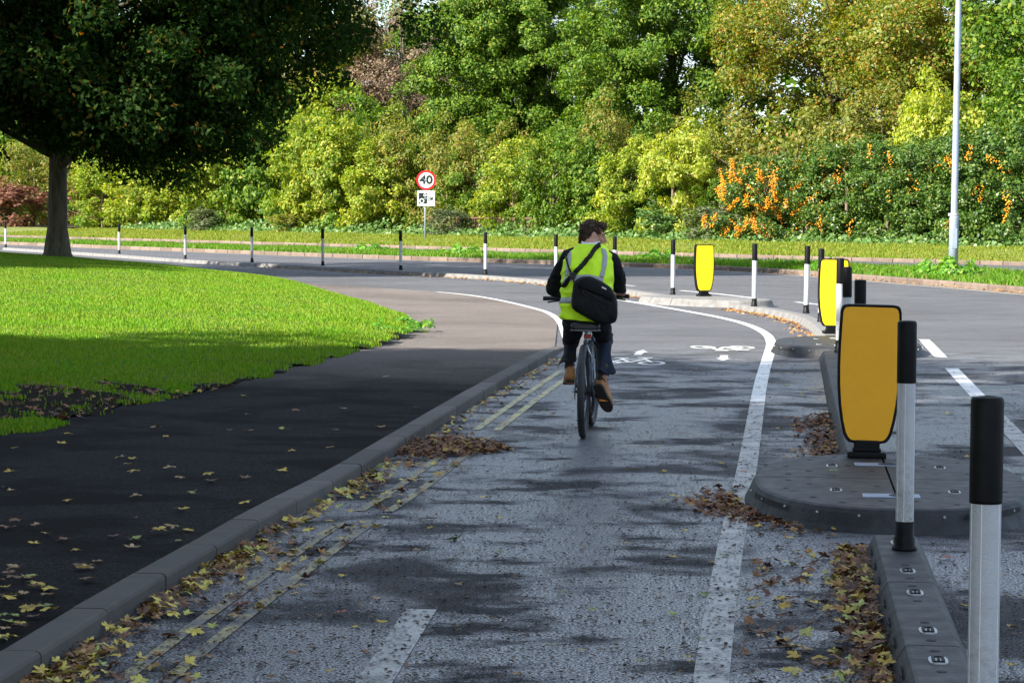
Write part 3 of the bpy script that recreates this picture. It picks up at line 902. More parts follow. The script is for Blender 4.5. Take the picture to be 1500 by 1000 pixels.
# --- bushes of the hedge
def bush_crown(name, seed, n, leaf, clumps=70, cr=0.5, tall=1.0):
    rng = random.Random(seed)
    bl = [(0, 0, 0.5, 0.42, 0.42, 0.46)]
    for k in range(7):
        a = rng.uniform(0, 6.28); r = rng.uniform(.12, .32); z = rng.uniform(.22, .82)
        q = rng.uniform(.16, .27)
        bl.append((r * math.cos(a), r * math.sin(a), z, q, q, q * 1.05))
    bl.append((0, 0, 0.14, 0.44, 0.44, 0.14))
    return crown_mesh(name, bl, n, leaf, seed, clumps, cr, 0.55)
# unit bushes (1 x 1 x 1) scaled to size; leaf given for a bush of about 5 m
BU = {}
for key, seeds, n, leaf in (('yel', (31, 32, 33), 15000, 0.033), ('olive', (41, 42), 13000, 0.026), ('berry', (51, 52), 16000, 0.028), ('twiggy', (61,), 2400, 0.032), ('low', (71, 72), 2600, 0.06)):
    BU[key] = []
    for sd in seeds:
        c, cc = bush_crown('bush_crown', sd, n, leaf, clumps=150, cr=0.088)
        nt = 46 if key == 'twiggy' else 16
        l = limbs_mesh('bush_stems', 0.014, 0.55, [tuple(cc[i % len(cc)]) for i in range(nt)], sd, seg=6, r_end=0.0015, flare=1.1)
        BU[key].append((c, l, cc))
def vz1(n): return 0.11 + 0.34 * sstep(CN, CN + 8.5, n)
cnt = [0]
def bush(px, n, w, h, key, leafm, label, group, name='hedge_bush', rz=None, dz=0.0):
    i = cnt[0]; cnt[0] += 1
    c, l, cc = BU[key][i % len(BU[key])]
    p = Q(px, n)
    rz = rz if rz is not None else (i * 2.399) % 6.28
    return tree(name, (p.x, p.y, vz1(n) - 0.05 + dz), c, l, leafm, M['twig'], label, 'bush', group, rz, (w, w, h), 'foliage', 'stems')
GH = 'bushes making up the hedge beyond the road'
LY, LO, LG = M['l_yel'], M['l_olive'], M['l_green']
for (px, n, w, h, key, lmat, lab) in [
    (-20, 72, 6, 5.5, 'yel', LY, 'yellow green bush farthest left of the tree trunk'),
    (50, 72.5, 6, 6.5, 'olive', LO, 'olive leaved bush behind the reddish shrub left of the trunk'),
    (150, 71.2, 5, 4.6, 'yel', LY, 'yellow green bush just right of the big tree trunk'),
    (205, 71.5, 5.2, 5.4, 'yel', LY, 'bright yellow green bush behind the first bollard right of the trunk'),
    (268, 72.5, 5.5, 4.8, 'yel', LY, 'yellow green bush above the bollard near the rounded grey shrub'),
    (330, 71.5, 5.6, 6.0, 'yel', LY, 'dense yellow green bush behind the rounded grey shrub'),
    (400, 72.5, 6, 7.4, 'yel', LG, 'taller greener bush under the tip of the dark tree'),
    (450, 71.5, 5.2, 6.0, 'yel', LY, 'yellow leaved bush between the low brown shrub and the speed sign'),
    (505, 72.2, 5.2, 6.4, 'yel', LY, 'yellow green bush left of the bollard nearest the speed sign'),
    (560, 71.4, 4.6, 5.2, 'yel', LY, 'leafy yellow green bush directly left of the speed sign'),
    (598, 73.0, 4.8, 6.4, 'olive', LO, 'olive brown bush rising behind the speed sign'),
    (655, 72.6, 4.6, 6.0, 'olive', LO, 'dull olive bush right of the speed sign above the railings'),
    (700, 73.2, 4.8, 5.2, 'olive', LG, 'shaded green bush over the brown railings'),
    (752, 71.5, 4.2, 4.6, 'yel', LY, 'yellow green bush directly left of the cyclist'),
    (810, 72.0, 4.6, 5.6, 'olive', LG, 'tall fine leaved green bush behind the cyclist'),
    (868, 72.4, 4.4, 5.0, 'yel', LG, 'green bush above the head of the cyclist'),
    (918, 71.5, 4.2, 4.5, 'yel', LY, 'yellow green bush just right of the head of the cyclist'),
    (985, 71.3, 3.9, 5.2, 'yel', M['l_lime'], 'lime yellow upright bush in the middle of the hedge'),
    (955, 73.0, 4.0, 4.4, 'olive', LG, 'dark green bush behind the lime yellow upright one'),
    (1058, 70.9, 3.4, 3.0, 'berry', LG, 'small plain green bush left of the orange berries'),
]:
    bush(px, n, w, h, key, lmat, lab, GH)
rg_ = random.Random(44)
FILL = ['leaning sprig of green growth between the hedge bushes', 'ragged hedge bush standing taller than its neighbours', 'loose bush filling a gap in the hedge']
for k_, px in enumerate((175, 235, 300, 365, 428, 480, 532, 585, 625, 680, 735, 785, 845, 895, 945, 1010)):
    bush(px + rg_.uniform(-8, 8), 73.8 + rg_.uniform(0, 1.6), rg_.uniform(3.0, 4.6), rg_.uniform(4.6, 7.2), rg_.choice(['yel', 'olive', 'olive']), rg_.choice([LY, LG, LO, LG]), 'loose ragged bush growing between and behind the front hedge bushes', 'loose bushes behind the hedge front')
# berry bushes with orange berry clusters
GB = 'firethorn bushes with orange berries'
def berry_clusters(parent, cc, seed, k, dens, low):
    rng = np.random.RandomState(seed)
    idx = [i for i in range(len(cc)) if low < cc[i][2] < 0.9]
    rng.shuffle(idx)
    O = np.array([[1, 0, 0], [-1, 0, 0], [0, 1, 0], [0, -1, 0], [0, 0, 1], [0, 0, -1]], float)
    F = np.array([[0, 2, 4], [2, 1, 4], [1, 3, 4], [3, 0, 4], [2, 0, 5], [1, 2, 5], [3, 1, 5], [0, 3, 5]])
    for i in idx[:k]:
        c = cc[i] * np.array([1.02, 1.02, 1.0]); o_ = np.array([c[0], c[1], 0.0]); o_ /= np.linalg.norm(o_) + 1e-6
        m = int(1.9 * dens * rng.uniform(.5, 1.5)); t_ = rng.uniform(-1, 1, m)
        ax = np.array([rng.normal(0, .5), rng.normal(0, .5), -1.0])
        pos = o_ * 0.088 + t_[:, None] * ax * 0.062 + rng.normal(0, .0135, (m, 3))
        r = rng.uniform(.006, .0105, m)
        v = (pos[:, None, :] + O[None] * r[:, None, None]).reshape(-1, 3)
        f = (F[None] + (np.arange(m) * 6)[:, None, None]).reshape(-1, 3)
        o = link('berry_cluster', np_mesh_idx('berry_cluster', v, f), M['berry'], parent); o.location = c
for (px, n, w, h, dens, k, lab) in [
    (1118, 71.2, 4.4, 3.7, 26, 98, 'firethorn bush hanging with the densest orange berries, left of the others'),
    (1182, 71.4, 4.6, 4.2, 26, 90, 'firethorn bush thick with orange berries above the yellow sign panel row'),
    (1240, 71.6, 4.4, 4.2, 10, 9, 'firethorn bush with only scattered orange berries in the gap left of the lamp post'),
    (1300, 71.3, 4.6, 4.3, 9, 9, 'dark firethorn bush with sparse berries just left of the lamp post'),
    (1372, 71.6, 4.4, 4.2, 10, 9, 'firethorn bush directly behind the lamp post'),
    (1440, 71.3, 4.6, 4.5, 12, 14, 'firethorn bush with orange berries right of the lamp post'),
    (1510, 71.5, 4.8, 4.6, 10, 11, 'last firethorn bush, farthest right of the lamp post')]:
    r = bush(px, n, w, h, 'berry', M['l_berry'], lab, GB, 'berry_bush')
    cc = BU['berry'][(cnt[0] - 1) % 2][2]
    berry_clusters(r, cc, int(px), k, dens, 0.12 if px < 1200 else 0.05)
# second row above the berries
G2 = 'taller bushes behind the hedge front'
for (px, n, w, h, key, lmat, lab) in [
    (1090, 76, 6.0, 6.2, 'twiggy', LO, 'half bare twiggy bush behind the densest berries'),
    (1165, 77, 6.5, 7.4, 'twiggy', LO, 'thin brownish bush with bare branch ends above the berries'),
    (1225, 76, 6.0, 6.8, 'olive', LO, 'rounded olive brown bush above the sparse berries'),
    (1300, 76, 6.5, 7.4, 'olive', LO, 'broad olive brown bush left of the yellow one by the lamp'),
    (1388, 74, 4.6, 6.8, 'yel', M['l_lime'], 'slender yellow leaved bush behind the lamp post'),
    (1455, 76, 6.5, 7.8, 'olive', LG, 'green bush rising right of the lamp post'),
    (1530, 76, 6.5, 7.6, 'olive', LG, 'green bush rising behind the last firethorn bush'),
    (640, 77, 7, 7.4, 'olive', LO, 'brown tinged bush under the reddish tree'),
    (720, 78, 7, 7.2, 'olive', LG, 'deep green bush filling the gap under the great green tree'),
    (880, 78, 7, 7.0, 'olive', LG, 'shadowy green bush under the middle of the great green tree'),
    (1030, 77, 6.5, 6.6, 'olive', LO, 'olive bush under the right side of the great green tree'),
    (555, 77, 7, 8.2, 'yel', LG, 'tall green bush beneath the right tip of the dark tree'),
    (470, 77, 7, 8.6, 'yel', LY, 'tall yellow green bush behind the tip of the dark tree'),
    (380, 78, 8, 8.6, 'yel', LG, 'tall green bush showing under the dark crown'),
    (280, 78, 8, 8.0, 'yel', LY, 'tall yellow green bush half hidden by the dark crown'),
    (180, 78, 8, 8.0, 'yel', LG, 'green bush half hidden behind the dark crown near the trunk'),
    (80, 78, 8, 8.0, 'yel', LG, 'green bush hidden behind the tree trunk'),
    (-10, 79, 9, 8.0, 'yel', LG, 'green bush behind the dark crown left of its trunk')]:
    bush(px, n, w, h, key, lmat, lab, G2, 'tall_bush')
# low shrubs at the hedge foot
for (px, n, w, h, key, lmat, lab) in [
    (22, 70.4, 5.0, 3.1, 'low', M['l_red'], 'reddish purple shrub left of the big tree trunk'),
    (118, 70.8, 3.6, 4.6, 'twiggy', M['l_red'], 'brown nearly leafless shrub just right of the tree trunk'),
    (0, 69.9, 3.0, 2.0, 'low', M['l_grey'], 'grey green low shrub under the reddish purple one'),
    (302, 69.8, 2.7, 1.45, 'low', M['l_grey'], 'rounded grey green low shrub at the hedge foot'),
    (425, 69.8, 2.6, 1.2, 'low', M['l_olive'], 'low olive brown shrub at the hedge foot'),
    (660, 70.0, 2.6, 1.5, 'low', M['l_grey'], 'low grey green shrub in front of the railings'),
    (960, 70.2, 2.6, 1.6, 'low', M['l_ivy'], 'low green shrub right of the cyclist at the hedge foot'),
    (1035, 70.0, 2.8, 1.7, 'low', M['l_grey'], 'low grey green shrub at the foot of the densest berries')]:
    bush(px, n, w, h, key, lmat, lab, 'low shrubs at the foot of the hedge', 'low_shrub')
# ivy ground cover along the foot of the hedge
rng = np.random.RandomState(77)
n = 26000
a_ = CN + 7.6 + rng.gamma(2, .8, n); b_ = rng.uniform(38, 132, n)
hh = rng.uniform(0, 1, n) ** 1.5 * (0.35 + 0.35 * np.abs(np.sin(b_ * 0.55) * np.sin(b_ * 0.21 + 1))) * np.clip((a_ - CN - 7.3) / 1.5, 0.25, 1.6)
pos = np.stack([HN.x * a_ + HS.x * b_, HN.y * a_ + HS.y * b_, 0.42 + hh], 1)
v = leaf_quads(pos, np.tile([-.5, -.4, .5], (n, 1)), 0.17, rng, 0.8)
tag(link('ivy_ground_cover', np_mesh('ivy_ground_cover', v, 4), M['l_ivy']), 'ragged ivy and weeds covering the foot of the hedge', 'ground cover', kind='stuff')
# far wood behind
rng = np.random.RandomState(78)
bl = []
for s in np.arange(20, 190, 7.0):
    for nn, h in ((88, 9.0), (97, 10.5)):
        q = NS(nn + rng.uniform(-2, 2), s + rng.uniform(-2, 2))
        hh = h * rng.uniform(.75, 1.0)
        bl.append((q.x, q.y, hh * .5, 4.8, 4.8, hh * .5))
fm, _ = crown_mesh('far_wood', bl, 90000, 0.5, 79, clumps=1500, cr=1.7, shell=0.6)
tag(link('far_wood', fm, LG), 'dim mass of green woodland seen through gaps behind the hedge', 'woodland', kind='stuff')

# --- background trees
def bgtree(px, n, seed, blobs, leaves, leaf, clumps, cr, lmat, h, r, label, name='background_tree', shell=.5):
    p = Q(px, n)
    c, cc = crown_mesh('crown', blobs, leaves, leaf, seed, clumps, cr, shell)
    l = limbs_mesh('trunk', r, h, [tuple(cc[i]) for i in range(0, len(cc), max(1, len(cc) // 20))], seed, seg=9, r_end=0.03)
    return tree(name, (p.x, p.y, 0.5), c, l, lmat, M['bark'], label, 'tree', 'trees rising behind the hedge', (seed * 1.3) % 6.28 if False else 0.0)
bgtree(775, 81, 101, [(0, 0, 9.8, 5.6, 5, 5.4), (-3.2, -1, 7.8, 3, 3, 3.2), (2.5, -1.5, 7.2, 3, 3, 2.8), (-2, -1, 11.4, 4, 4, 3), (1, -2, 10.5, 4, 3.5, 3.2)],
       140000, 0.165, 430, 0.72, LG, 11, .38, 'great green tree above and to the left of the cyclist, left half of the pair')
bgtree(985, 82, 102, [(0, 0, 9.8, 5.4, 5, 5.4), (-3, -1, 7.8, 3, 3, 3), (2.6, -1.5, 7.8, 2.6, 3, 2.6), (1.5, -1, 11.4, 4, 4, 3), (-1, -2, 10.5, 4, 3.5, 3.2)],
       92000, 0.165, 330, 0.70, LG, 11, .38, 'great green tree with dark limbs and sky gaps, right half of the pair')
bgtree(1215, 84, 103, [(0, 0, 10.2, 5.5, 5, 4.4), (-3.5, 0, 9.4, 2.6, 3, 2.2), (3, -1, 9.4, 3, 3, 2.4)], 52000, 0.16, 320, 0.8, M['l_autumn'], 10, .26, 'thin yellow brown tree with much sky showing, left of the lamp post')
bgtree(1400, 84, 104, [(0, 0, 10, 5.2, 5, 4.6), (-3, 0, 9, 2.6, 3, 2.4), (3, -1, 8.8, 3, 3, 3)], 56000, 0.16, 320, 0.8, M['l_autumn'], 10, .26, 'yellow green tree with a thin crown directly behind the top of the lamp post')
bgtree(1308, 88, 111, [(0, 0, 10.2, 4.6, 4.5, 4.6)], 22000, .2, 200, .7, M['l_autumn'], 11, .24, 'olive green tree filling the gap between the two thin crowns left of the lamp post')
bgtree(1545, 83, 105, [(0, 0, 9.8, 5, 5, 5)], 15000, 0.25, 170, 0.85, LG, 12, .26, 'green tree rising behind the last firethorn bush, right of the lamp post')
bgtree(590, 86, 106, [(0, 0, 10.2, 4.2, 4, 5.2), (-1.5, 0, 8.5, 2.6, 2.6, 3)], 20000, 0.17, 230, 0.7, M['l_rust'], 13, .2, 'rusty grey thin tree right of the tip of the dark crown')
bgtree(565, 92, 112, [(0, 0, 10, 5, 4.5, 5.5)], 26000, .22, 200, .8, LG, 11, .24, 'green tree filling the gap behind the rusty grey one')
bgtree(690, 92, 113, [(0, 0, 10.5, 5, 4.5, 5.5)], 26000, .22, 200, .8, LG, 11, .24, 'green tree far behind the left half of the great pair')
bgtree(470, 84, 107, [(0, 0, 10, 5, 5, 5)], 18000, 0.28, 170, 0.9, M['l_autumn'], 13, .25, 'yellowing tree peeping over the tip of the dark crown')
for px, sd in ((330, 108), (170, 109), (20, 110)):
    bgtree(px, 86, sd, [(0, 0, 9.5, 6.5, 6, 6)], 12000, 0.4, 150, 1.1, LG, 12, .3, {330: 'green tree behind the middle of the dark crown', 170: 'green tree behind the dark crown right of its trunk', 20: 'green tree behind the dark crown left of its trunk'}[px])
# bare branches in the gap beside the great tree
# railings
fr = empty('railing_fence', Q(660, 70.9, 0.35), math.atan2(HS.y, HS.x), 'brown metal railings half buried in the hedge', 'fence')
mb = MB()
for k in range(60): mb.box((-7.0 + k * 0.15, 0, .55), (.03, .03, 1.0))
mb.build('bars', M['bfence'], fr)
for z in (.2, 1.0):
    mb = MB(); mb.box((-2.6, 0.035, z), (9.0, .03, .05)); mb.build('rail', M['bfence'], fr)

# ------------------------------------------------------------------ rubber kerbs, islands, bollards, signs
KZ = 0.10
def reflector_mesh():
    mb = MB()
    k = 20
    mb.prism([(0.033 * math.copysign(abs(math.cos(2 * math.pi * i / k)) ** .6, math.cos(2 * math.pi * i / k)), 0.072 * math.copysign(abs(math.sin(2 * math.pi * i / k)) ** .7, math.sin(2 * math.pi * i / k))) for i in range(k)], 0.0, 0.005)
    return mb.mesh('reflector')
def lens_mesh():
    mb = MB()
    for x in (-.018, .018):
        mb.box((x * .9, .0, .0075), (.010, .082, .005))
    mb.box((0, .046, .0075), (.04, .010, .005)); mb.box((0, -.046, .0075), (.04, .010, .005)); mb.box((0.001, 0, .0072), (.008, .03, .004))
    return mb.mesh('lens')
REF, LENS = reflector_mesh(), lens_mesh()
REF.materials.append(M['reflector']); LENS.materials.append(M['darkhole'])
def add_reflector(par, x, y, z, rz=0.0):
    o = bpy.data.objects.new('reflector', REF); COL.objects.link(o); o.parent = par; o.location = (x, y, z); o.rotation_euler = (0, 0, rz)
    l = bpy.data.objects.new('lens', LENS); COL.objects.link(l); l.parent = o
    return o
def kerb_unit(L, w=0.24, cap0=False, cap1=False):
    """rubber kerb unit lying along +Y from 0 to L: sloping flanks, chamfered top, recesses in the flank"""
    mb = MB(); rings = []
    prof = [(-w / 2 - .022, 0.0), (-w / 2 - .018, .022), (-w / 2 + .012, KZ - .022), (-w / 2 + .026, KZ - .004), (-w / 2 + .036, KZ), (w / 2 - .036, KZ), (w / 2 - .026, KZ - .004), (w / 2 - .012, KZ - .022), (w / 2 + .018, .022), (w / 2 + .022, 0.0)]
    ys = [0.003, 0.010, L - 0.010, L - 0.003]
    for i, y in enumerate(ys):
        s = 0.96 if i in (0, 3) else 1.0
        rings.append([Vector((x * s, y, z * (0.97 if i in (0, 3) else 1))) for x, z in prof])
    mb.loft(rings)
    return mb
def rubber_kerb(pts, unit, label, m=None, rub=None, detail=True, group=None):
    pts = resample(pts, unit)
    o0 = pts[0]
    root = empty('rubber_kerb', o0, 0, label, 'kerb', group)
    for i, (a, b) in enumerate(zip(pts[:-1], pts[1:])):
        d = b - a; L = d.length
        if L < 0.3: continue
        rz = math.atan2(-d.x, d.y)
        u = kerb_unit(L).build('kerb_unit', m or M['rubber'], root)
        u.location = a - o0; u.rotation_euler = (0, 0, rz)
        if detail:
            for y in (L * .2, L * .8):
                add_reflector(u, 0, y, KZ)
            mb = MB()
            for y in (L * .07, L * .33, L * .67, L * .93):
                mb.lathe([(0.0, KZ + .0005), (.018, KZ + .0005), (.018, KZ + .0015), (0.0, KZ + .0015)], (0, y, 0), 14)
            mb.build('bolt_hole', M['darkhole'], u)
            mb = MB()
            for sx in (-1,):
                for k in range(3):
                    y0 = L * (.12 + .3 * k)
                    R = Matrix.Rotation(sx * math.radians(24), 3, 'Y')
                    mb.box((sx * (.24 / 2 + .0005), y0 + L * .07, .055), (.004, L * .14, .032), R)
            mb.build('flank_recess', M['darkhole'], u)
    return root
kdir = Vector((0.111, 1, 0)).normalized()
kc = lambda d: Vector((1.41 + (d - 7.9) * 0.1108, d, 0))
rubber_kerb([kc(4.06), kc(11.56)], 1.5, 'black rubber kerb running out of the bottom right corner up to the big rubber island')
rubber_kerb([kc(15.45) + Vector((-.03, 0, 0)), kc(21) + Vector((-.02, 0, 0)), kc(27.2)], 1.5, 'black rubber kerb hidden behind the big orange sign, between the two rubber islands', detail=False)
KR3 = [(3.98, 30.4), (4.28, 34.0), (4.40, 37.2), (4.12, 39.6), (3.86, 41.2)]
rubber_kerb(smooth_poly([Vector((x, y, 0)) for x, y in KR3], 2), 1.0, 'pale grey rubber kerb curving between the middle and the far island', M['rubberpale'], detail=False)
KR4 = [(2.85, 45.6), (2.1, 50.2), (.95, 54.8), (-.66, 59.4), (-2.9, 63.2), (-5.27, 67.6), (-7.64, 71.4), (-10.2, 75.9), (-13.4, 83.5), (-20, 97)]
rubber_kerb(smooth_poly([Vector((x, y, 0)) for x, y in KR4], 2), 1.5, 'long pale grey rubber kerb curving away behind the lawn under the row of bollards', M['rubberpale'], detail=False)

def island(loc, rz, a, b, h, label, m, detail=True):
    """rubber island of four quarters with bevelled rim, half sizes a (across) and b (along)"""
    root = empty('traffic_island', loc, rz, label, 'traffic island')
    ex = 2.35; gap = 0.006
    def outline(q, s):
        pts = []
        k = 22
        for i in range(k + 1):
            t = math.pi / 2 * i / k
            x = a * math.cos(t) ** (2 / ex); y = b * math.sin(t) ** (2 / ex)
            x = max(0.0, x - s * (x / a)); y = max(0.0, y - s * (y / b) )
            pts.append((x, y))
        return pts
    for sx, sy in ((1, 1), (-1, 1), (-1, -1), (1, -1)):
        mb = MB(); rings = []
        for s, z in ((-.03, 0.0), (-.012, .03), (0.016, h - .03), (.03, h - .008), (.048, h)):
            o_ = outline(1, s)
            ring = [Vector((gap, gap, z))] + [Vector((max(gap, x), max(gap, y), z)) for x, y in o_]
            rings.append([Vector((v.x * sx, v.y * sy, v.z)) for v in ring])
        mb.loft(rings)
        me = mb.mesh('island_quarter'); fix_normals(me)
        q = link('island_quarter', me, m, root)
        if detail:
            add_reflector(q, sx * a * .40, sy * b * .44, h)
            mb = MB()
            for (u, v) in ((.78, .12), (.80, .42), (.6, .72), (.12, .80), (.3, .5), (.12, .3), (.62, .25), (.4, .88)):
                mb.lathe([(0, h + .0006), (.017, h + .0006), (.017, h + .0016), (0, h + .0016)], (sx * a * u * .93, sy * b * v * .93, 0), 12)
            mb.build('bolt_hole', M['darkhole'], q)
            mb = MB()
            o1 = outline(1, .0)
            for i in range(3, 20, 4):
                x, y = o1[i]
                mb.ell((sx * (x + .003), sy * (y + .003), h * .70), (.007, .007, .007), nu=8, nv=6)
            mb.build('rivet', M['reflector'], q)
            mb = MB()
            o2 = outline(1, -.0045)
            zs = (h * .60, h * .80)
            idx = range(5, 12) if sx * sy > 0 else range(10, 18)
            lo = [Vector((sx * (o2[i][0] + .004), sy * (o2[i][1] + .004), zs[0])) for i in idx]; hi = [Vector((sx * (o2[i][0] - .0005), sy * (o2[i][1] - .0005), zs[1])) for i in idx]
            mb.strip(lo, hi); mb.build('side_recess', M['darkhole'], q)
    if detail:
        for y in (-b * .60, b * .52):
            mb = MB(); mb.box((-.03, y, h + .003), (.30, .155, .006), bev=.002)
            p = mb.build('socket_plate', M['galv'], root)
            mb = MB(); mb.lathe([(0, h + .0065), (.062, h + .0065), (.062, h + .008), (0, h + .008)], (.02, y, 0), 24); mb.build('socket', M['darkhole'], p)
    return root
IH = 0.125
isl1 = Vector((2.13, 13.75, 0))
island(isl1, -0.112, 0.785, 1.46, IH, 'big black rubber traffic island carrying the large orange sign, nearest of the three', M['rubber'])
isl2 = Vector((3.92, 28.7, 0))
island(isl2, -0.10, 0.86, 1.45, IH, 'dark grey rubber traffic island under the half hidden yellow sign, middle of the three', M['rubber'])
isl3 = Vector((3.42, 43.6, 0))
island(isl3, 0.62, 0.78, 1.5, IH, 'pale grey rubber traffic island under the farthest yellow sign', M['rubberpale'], False)

# bollards
def bollard_parts(root):
    mb = MB(); mb.lathe([(.0, .0), (.056, 0), (.056, .012), (.048, .018), (.047, .055), (.0425, .062), (.0425, .13), (0, .13)])
    mb.build('base_collar', M['plastic'], root, True)
    mb = MB(); mb.lathe([(0, .128), (.039, .128), (.0405, .1285), (.0405, .1300), (.0405, .7540), (.0405, .7555), (.039, .756), (0, .756)], seg=40)
    s = mb.build('white_sleeve', M['sleeve'], root, True)
    mb = MB()
    for w in (3.62, 4.45, 5.75, 1.2): mb.box((.0403 * math.cos(w), .0403 * math.sin(w), .442), (.0022, .0022, .622))
    mb.build('sleeve_seam', M['seam'], s)
    mb = MB(); mb.lathe([(0, .752), (.0425, .752), (.0432, .76), (.0432, 1.018), (.041, 1.027), (.036, 1.03), (.026, 1.031), (.024, 1.022), (.0, 1.020)], seg=36)
    mb.build('black_top', M['plastic'], root, True)
bol = []
BOLL = [
 ((1.243, 6.4), KZ, 'nearest and largest bollard, standing on the near end of the black rubber kerb'),
 ((1.772, 11.0), KZ, 'black and white bollard on the end of the rubber kerb beside the large orange sign'),
 ((2.557, 18.0), KZ, 'bollard showing only its black top just behind the upper right corner of the orange sign'),
 ((3.075, 22.5), KZ, 'second bollard behind the orange sign, some white showing below its black top'),
 ((3.60, 27.0), KZ, 'bollard standing in front of the half hidden yellow sign'),
 ((4.35, 34.6), KZ, 'bollard whose top pokes up just above the half hidden yellow sign'),
 ((4.50, 37.6), KZ, 'bollard on the curved grey kerb nearest the half hidden yellow sign'),
 ((3.97, 40.3), KZ, 'bollard at the tip of the curved grey kerb, right of the far island'),
 ((3.02, 46.2), KZ - .01, 'bollard left of the farthest yellow sign'),
 ((2.12, 51.0), KZ, 'bollard just right of the head of the cyclist'),
 ((.98, 55.3), KZ, 'bollard partly hidden by the left shoulder of the cyclist'),
 ((-.66, 60.0), KZ, 'bollard standing alone midway between the speed sign and the cyclist'),
 ((-2.9, 63.8), KZ, 'bollard just left of the speed camera sign'),
 ((-5.27, 68.3), KZ, 'bollard in the middle of the row behind the tree shaded stretch of cycle track'),
 ((-7.64, 72.1), KZ, 'bollard at the far tip of the lawn edge where the grey kerb comes out'),
 ((-10.2, 76.6), KZ, 'bollard behind the lawn below the rounded grey shrub'),
 ((-13.6, 85.0), KZ, 'bollard behind the lawn, first one right of the big tree trunk'),
 ((-20.1, 97.5), KZ, 'bollard standing left of the big tree trunk')]
GBo = 'black and white bollards along the rubber kerbs'
b0 = empty('bollard', (0, 0, 0)); bollard_parts(b0)
rb = random.Random(9)
for i, ((x, y), z, lab) in enumerate(BOLL):
    o = b0 if i == 0 else copy_tree(b0)
    o.location = (x, y, z); lean = .012 if i > 1 else .002
    o.rotation_euler = (rb.uniform(-lean, lean), rb.uniform(-lean, lean), rb.uniform(-.25, .25))
    tag(o, lab, 'bollard', GBo)

# blank sign panels on rubber islands
def panel_outline(w, h, inset=0.0):
    """half width by height: bulging sides, narrower rounded foot"""
    L = [(-.455, 0.0), (-.475, .12), (-.49, .35), (-.497, .55), (-.49, .75), (-.478, .93)]
    pts = []
    def arc(cx, cy, r, a0, a1, k=7):
        for i in range(k + 1):
            t = math.radians(a0 + (a1 - a0) * i / k)
            pts.append((cx + r * math.cos(t), cy + r * math.sin(t)))
    W = w / 2
    prof = [(.0, .66), (.06, .76), (.15, .85), (.27, .93), (.42, .985), (.55, 1.0), (.7, .995), (.85, .975), (1.0, .945)]
    right = [(W * b - inset, inset + (h - 2 * inset) * a) for a, b in prof]
    r = .045 - inset * .5
    out = []
    # rounded corners by cutting the polyline ends
    x0, y0 = right[0]; x1, y1 = right[-1]
    core = right[1:-1]
    rr = [(x0 - r * .9, y0), (x0 - r * .3, y0 + r * .12), (x0 + r * .12, y0 + r * .55)] + core + [(x1 + .002, y1 - r), (x1 - r * .12, y1 - r * .38), (x1 - r * .42, y1 - r * .1), (x1 - r, y1)]
    # slightly bowed foot
    foot = [(x, y) for x, y in [(-(x0 - r) * .5, y0 - .006), (0, y0 - .009), ((x0 - r) * .5, y0 - .006)]]
    return foot + rr + [(-x, y) for x, y in reversed(rr)]
def sign_panel(loc, rz, w, h, face, label, tilt=0.0):
    root = empty('sign_panel', loc, rz, label, 'sign panel', 'blank panels standing on the rubber islands')
    root.rotation_euler = (0, tilt, rz)
    RX = Matrix.Rotation(math.pi / 2, 3, 'X')
    z0 = .088
    def plate(name, inset, y0, y1, m, par):
        mb = MB()
        mb.prism([(x, y + z0) for x, y in panel_outline(w, h, inset)], -y1, -y0, RX)   # RX: (x,y,z)->(x,-z,y)
        me = mb.mesh(name); fix_normals(me)
        return link(name, me, m, par)
    b = plate('black_housing', 0.0, -.035, .035, M['plastic'], root)
    plate('front_face', .016, -.040, -.034, face, root)
    plate('back_face', .016, .034, .040, face, root)
    mb = MB()
    mb.box((0, 0, .062), (.155, .10, .09), bev=.012); mb.box((0, 0, .048), (.172, .115, .018), bev=.006)
    mb.build('stub_post', M['plastic'], root)
    mb = MB(); mb.box((0, 0, .018), (.235, .17, .036), bev=.01)
    f = mb.build('foot', M['plastic'], root)
    mb = MB()
    for sx in (-1, 1):
        mb.box((sx * .125, -.03, .006), (.035, .05, .012), bev=.003); mb.lathe([(0, .012), (.012, .012), (.012, .024), (0, .024)], (sx * .128, -.03, 0), 6)
    pass
    return root
sign_panel(P(1270, 670, IH) + Vector((0, .03, 0.001)), -0.10, 0.385, .845, M['shadeface'], 'large blank orange panel with black rim on the nearest rubber island', 0.018)
sign_panel(P(1220, 489, IH) + Vector((0, .05, 0.001)), 0.06, 0.385, .845, M['yellowface'], 'bright yellow blank panel half hidden behind two bollards, on the middle island', 0.012)
sign_panel(P(1031, 434, IH) + Vector((0, .05, 0.001)), 0.42, 0.385, .845, M['yellowface'], 'bright yellow blank panel standing clear on the farthest island', 0.0)

# speed limit sign with camera plate
def font_mesh(txt, size, off=0.0):
    cu = bpy.data.curves.new('txt', 'FONT'); cu.body = txt; cu.size = size; cu.align_x = 'CENTER'; cu.align_y = 'CENTER'; cu.extrude = 0.002; cu.offset = off
    ob = bpy.data.objects.new('txt', cu); COL.objects.link(ob)
    dg = bpy.context.evaluated_depsgraph_get()
    me = bpy.data.meshes.new_from_object(ob.evaluated_get(dg))
    bpy.data.objects.remove(ob); me.materials.clear()
    return me
M['signwhite'] = plain('white_sign_face', (0.74, 0.75, 0.76), 0.4, var=0.04, scale=5)
M['signred'] = plain('red_sign_border', (0.55, 0.012, 0.015), 0.4, var=0.06, scale=5)
M['signblack'] = plain('black_sign_print', (0.012, 0.022, 0.020), 0.4)
M['signgrey'] = plain('grey_sign_print', (0.30, 0.32, 0.34), 0.4)
sd_ = 116.0
sp = D(624, sd_); sz = 0.33
px2m = sd_ / FPX
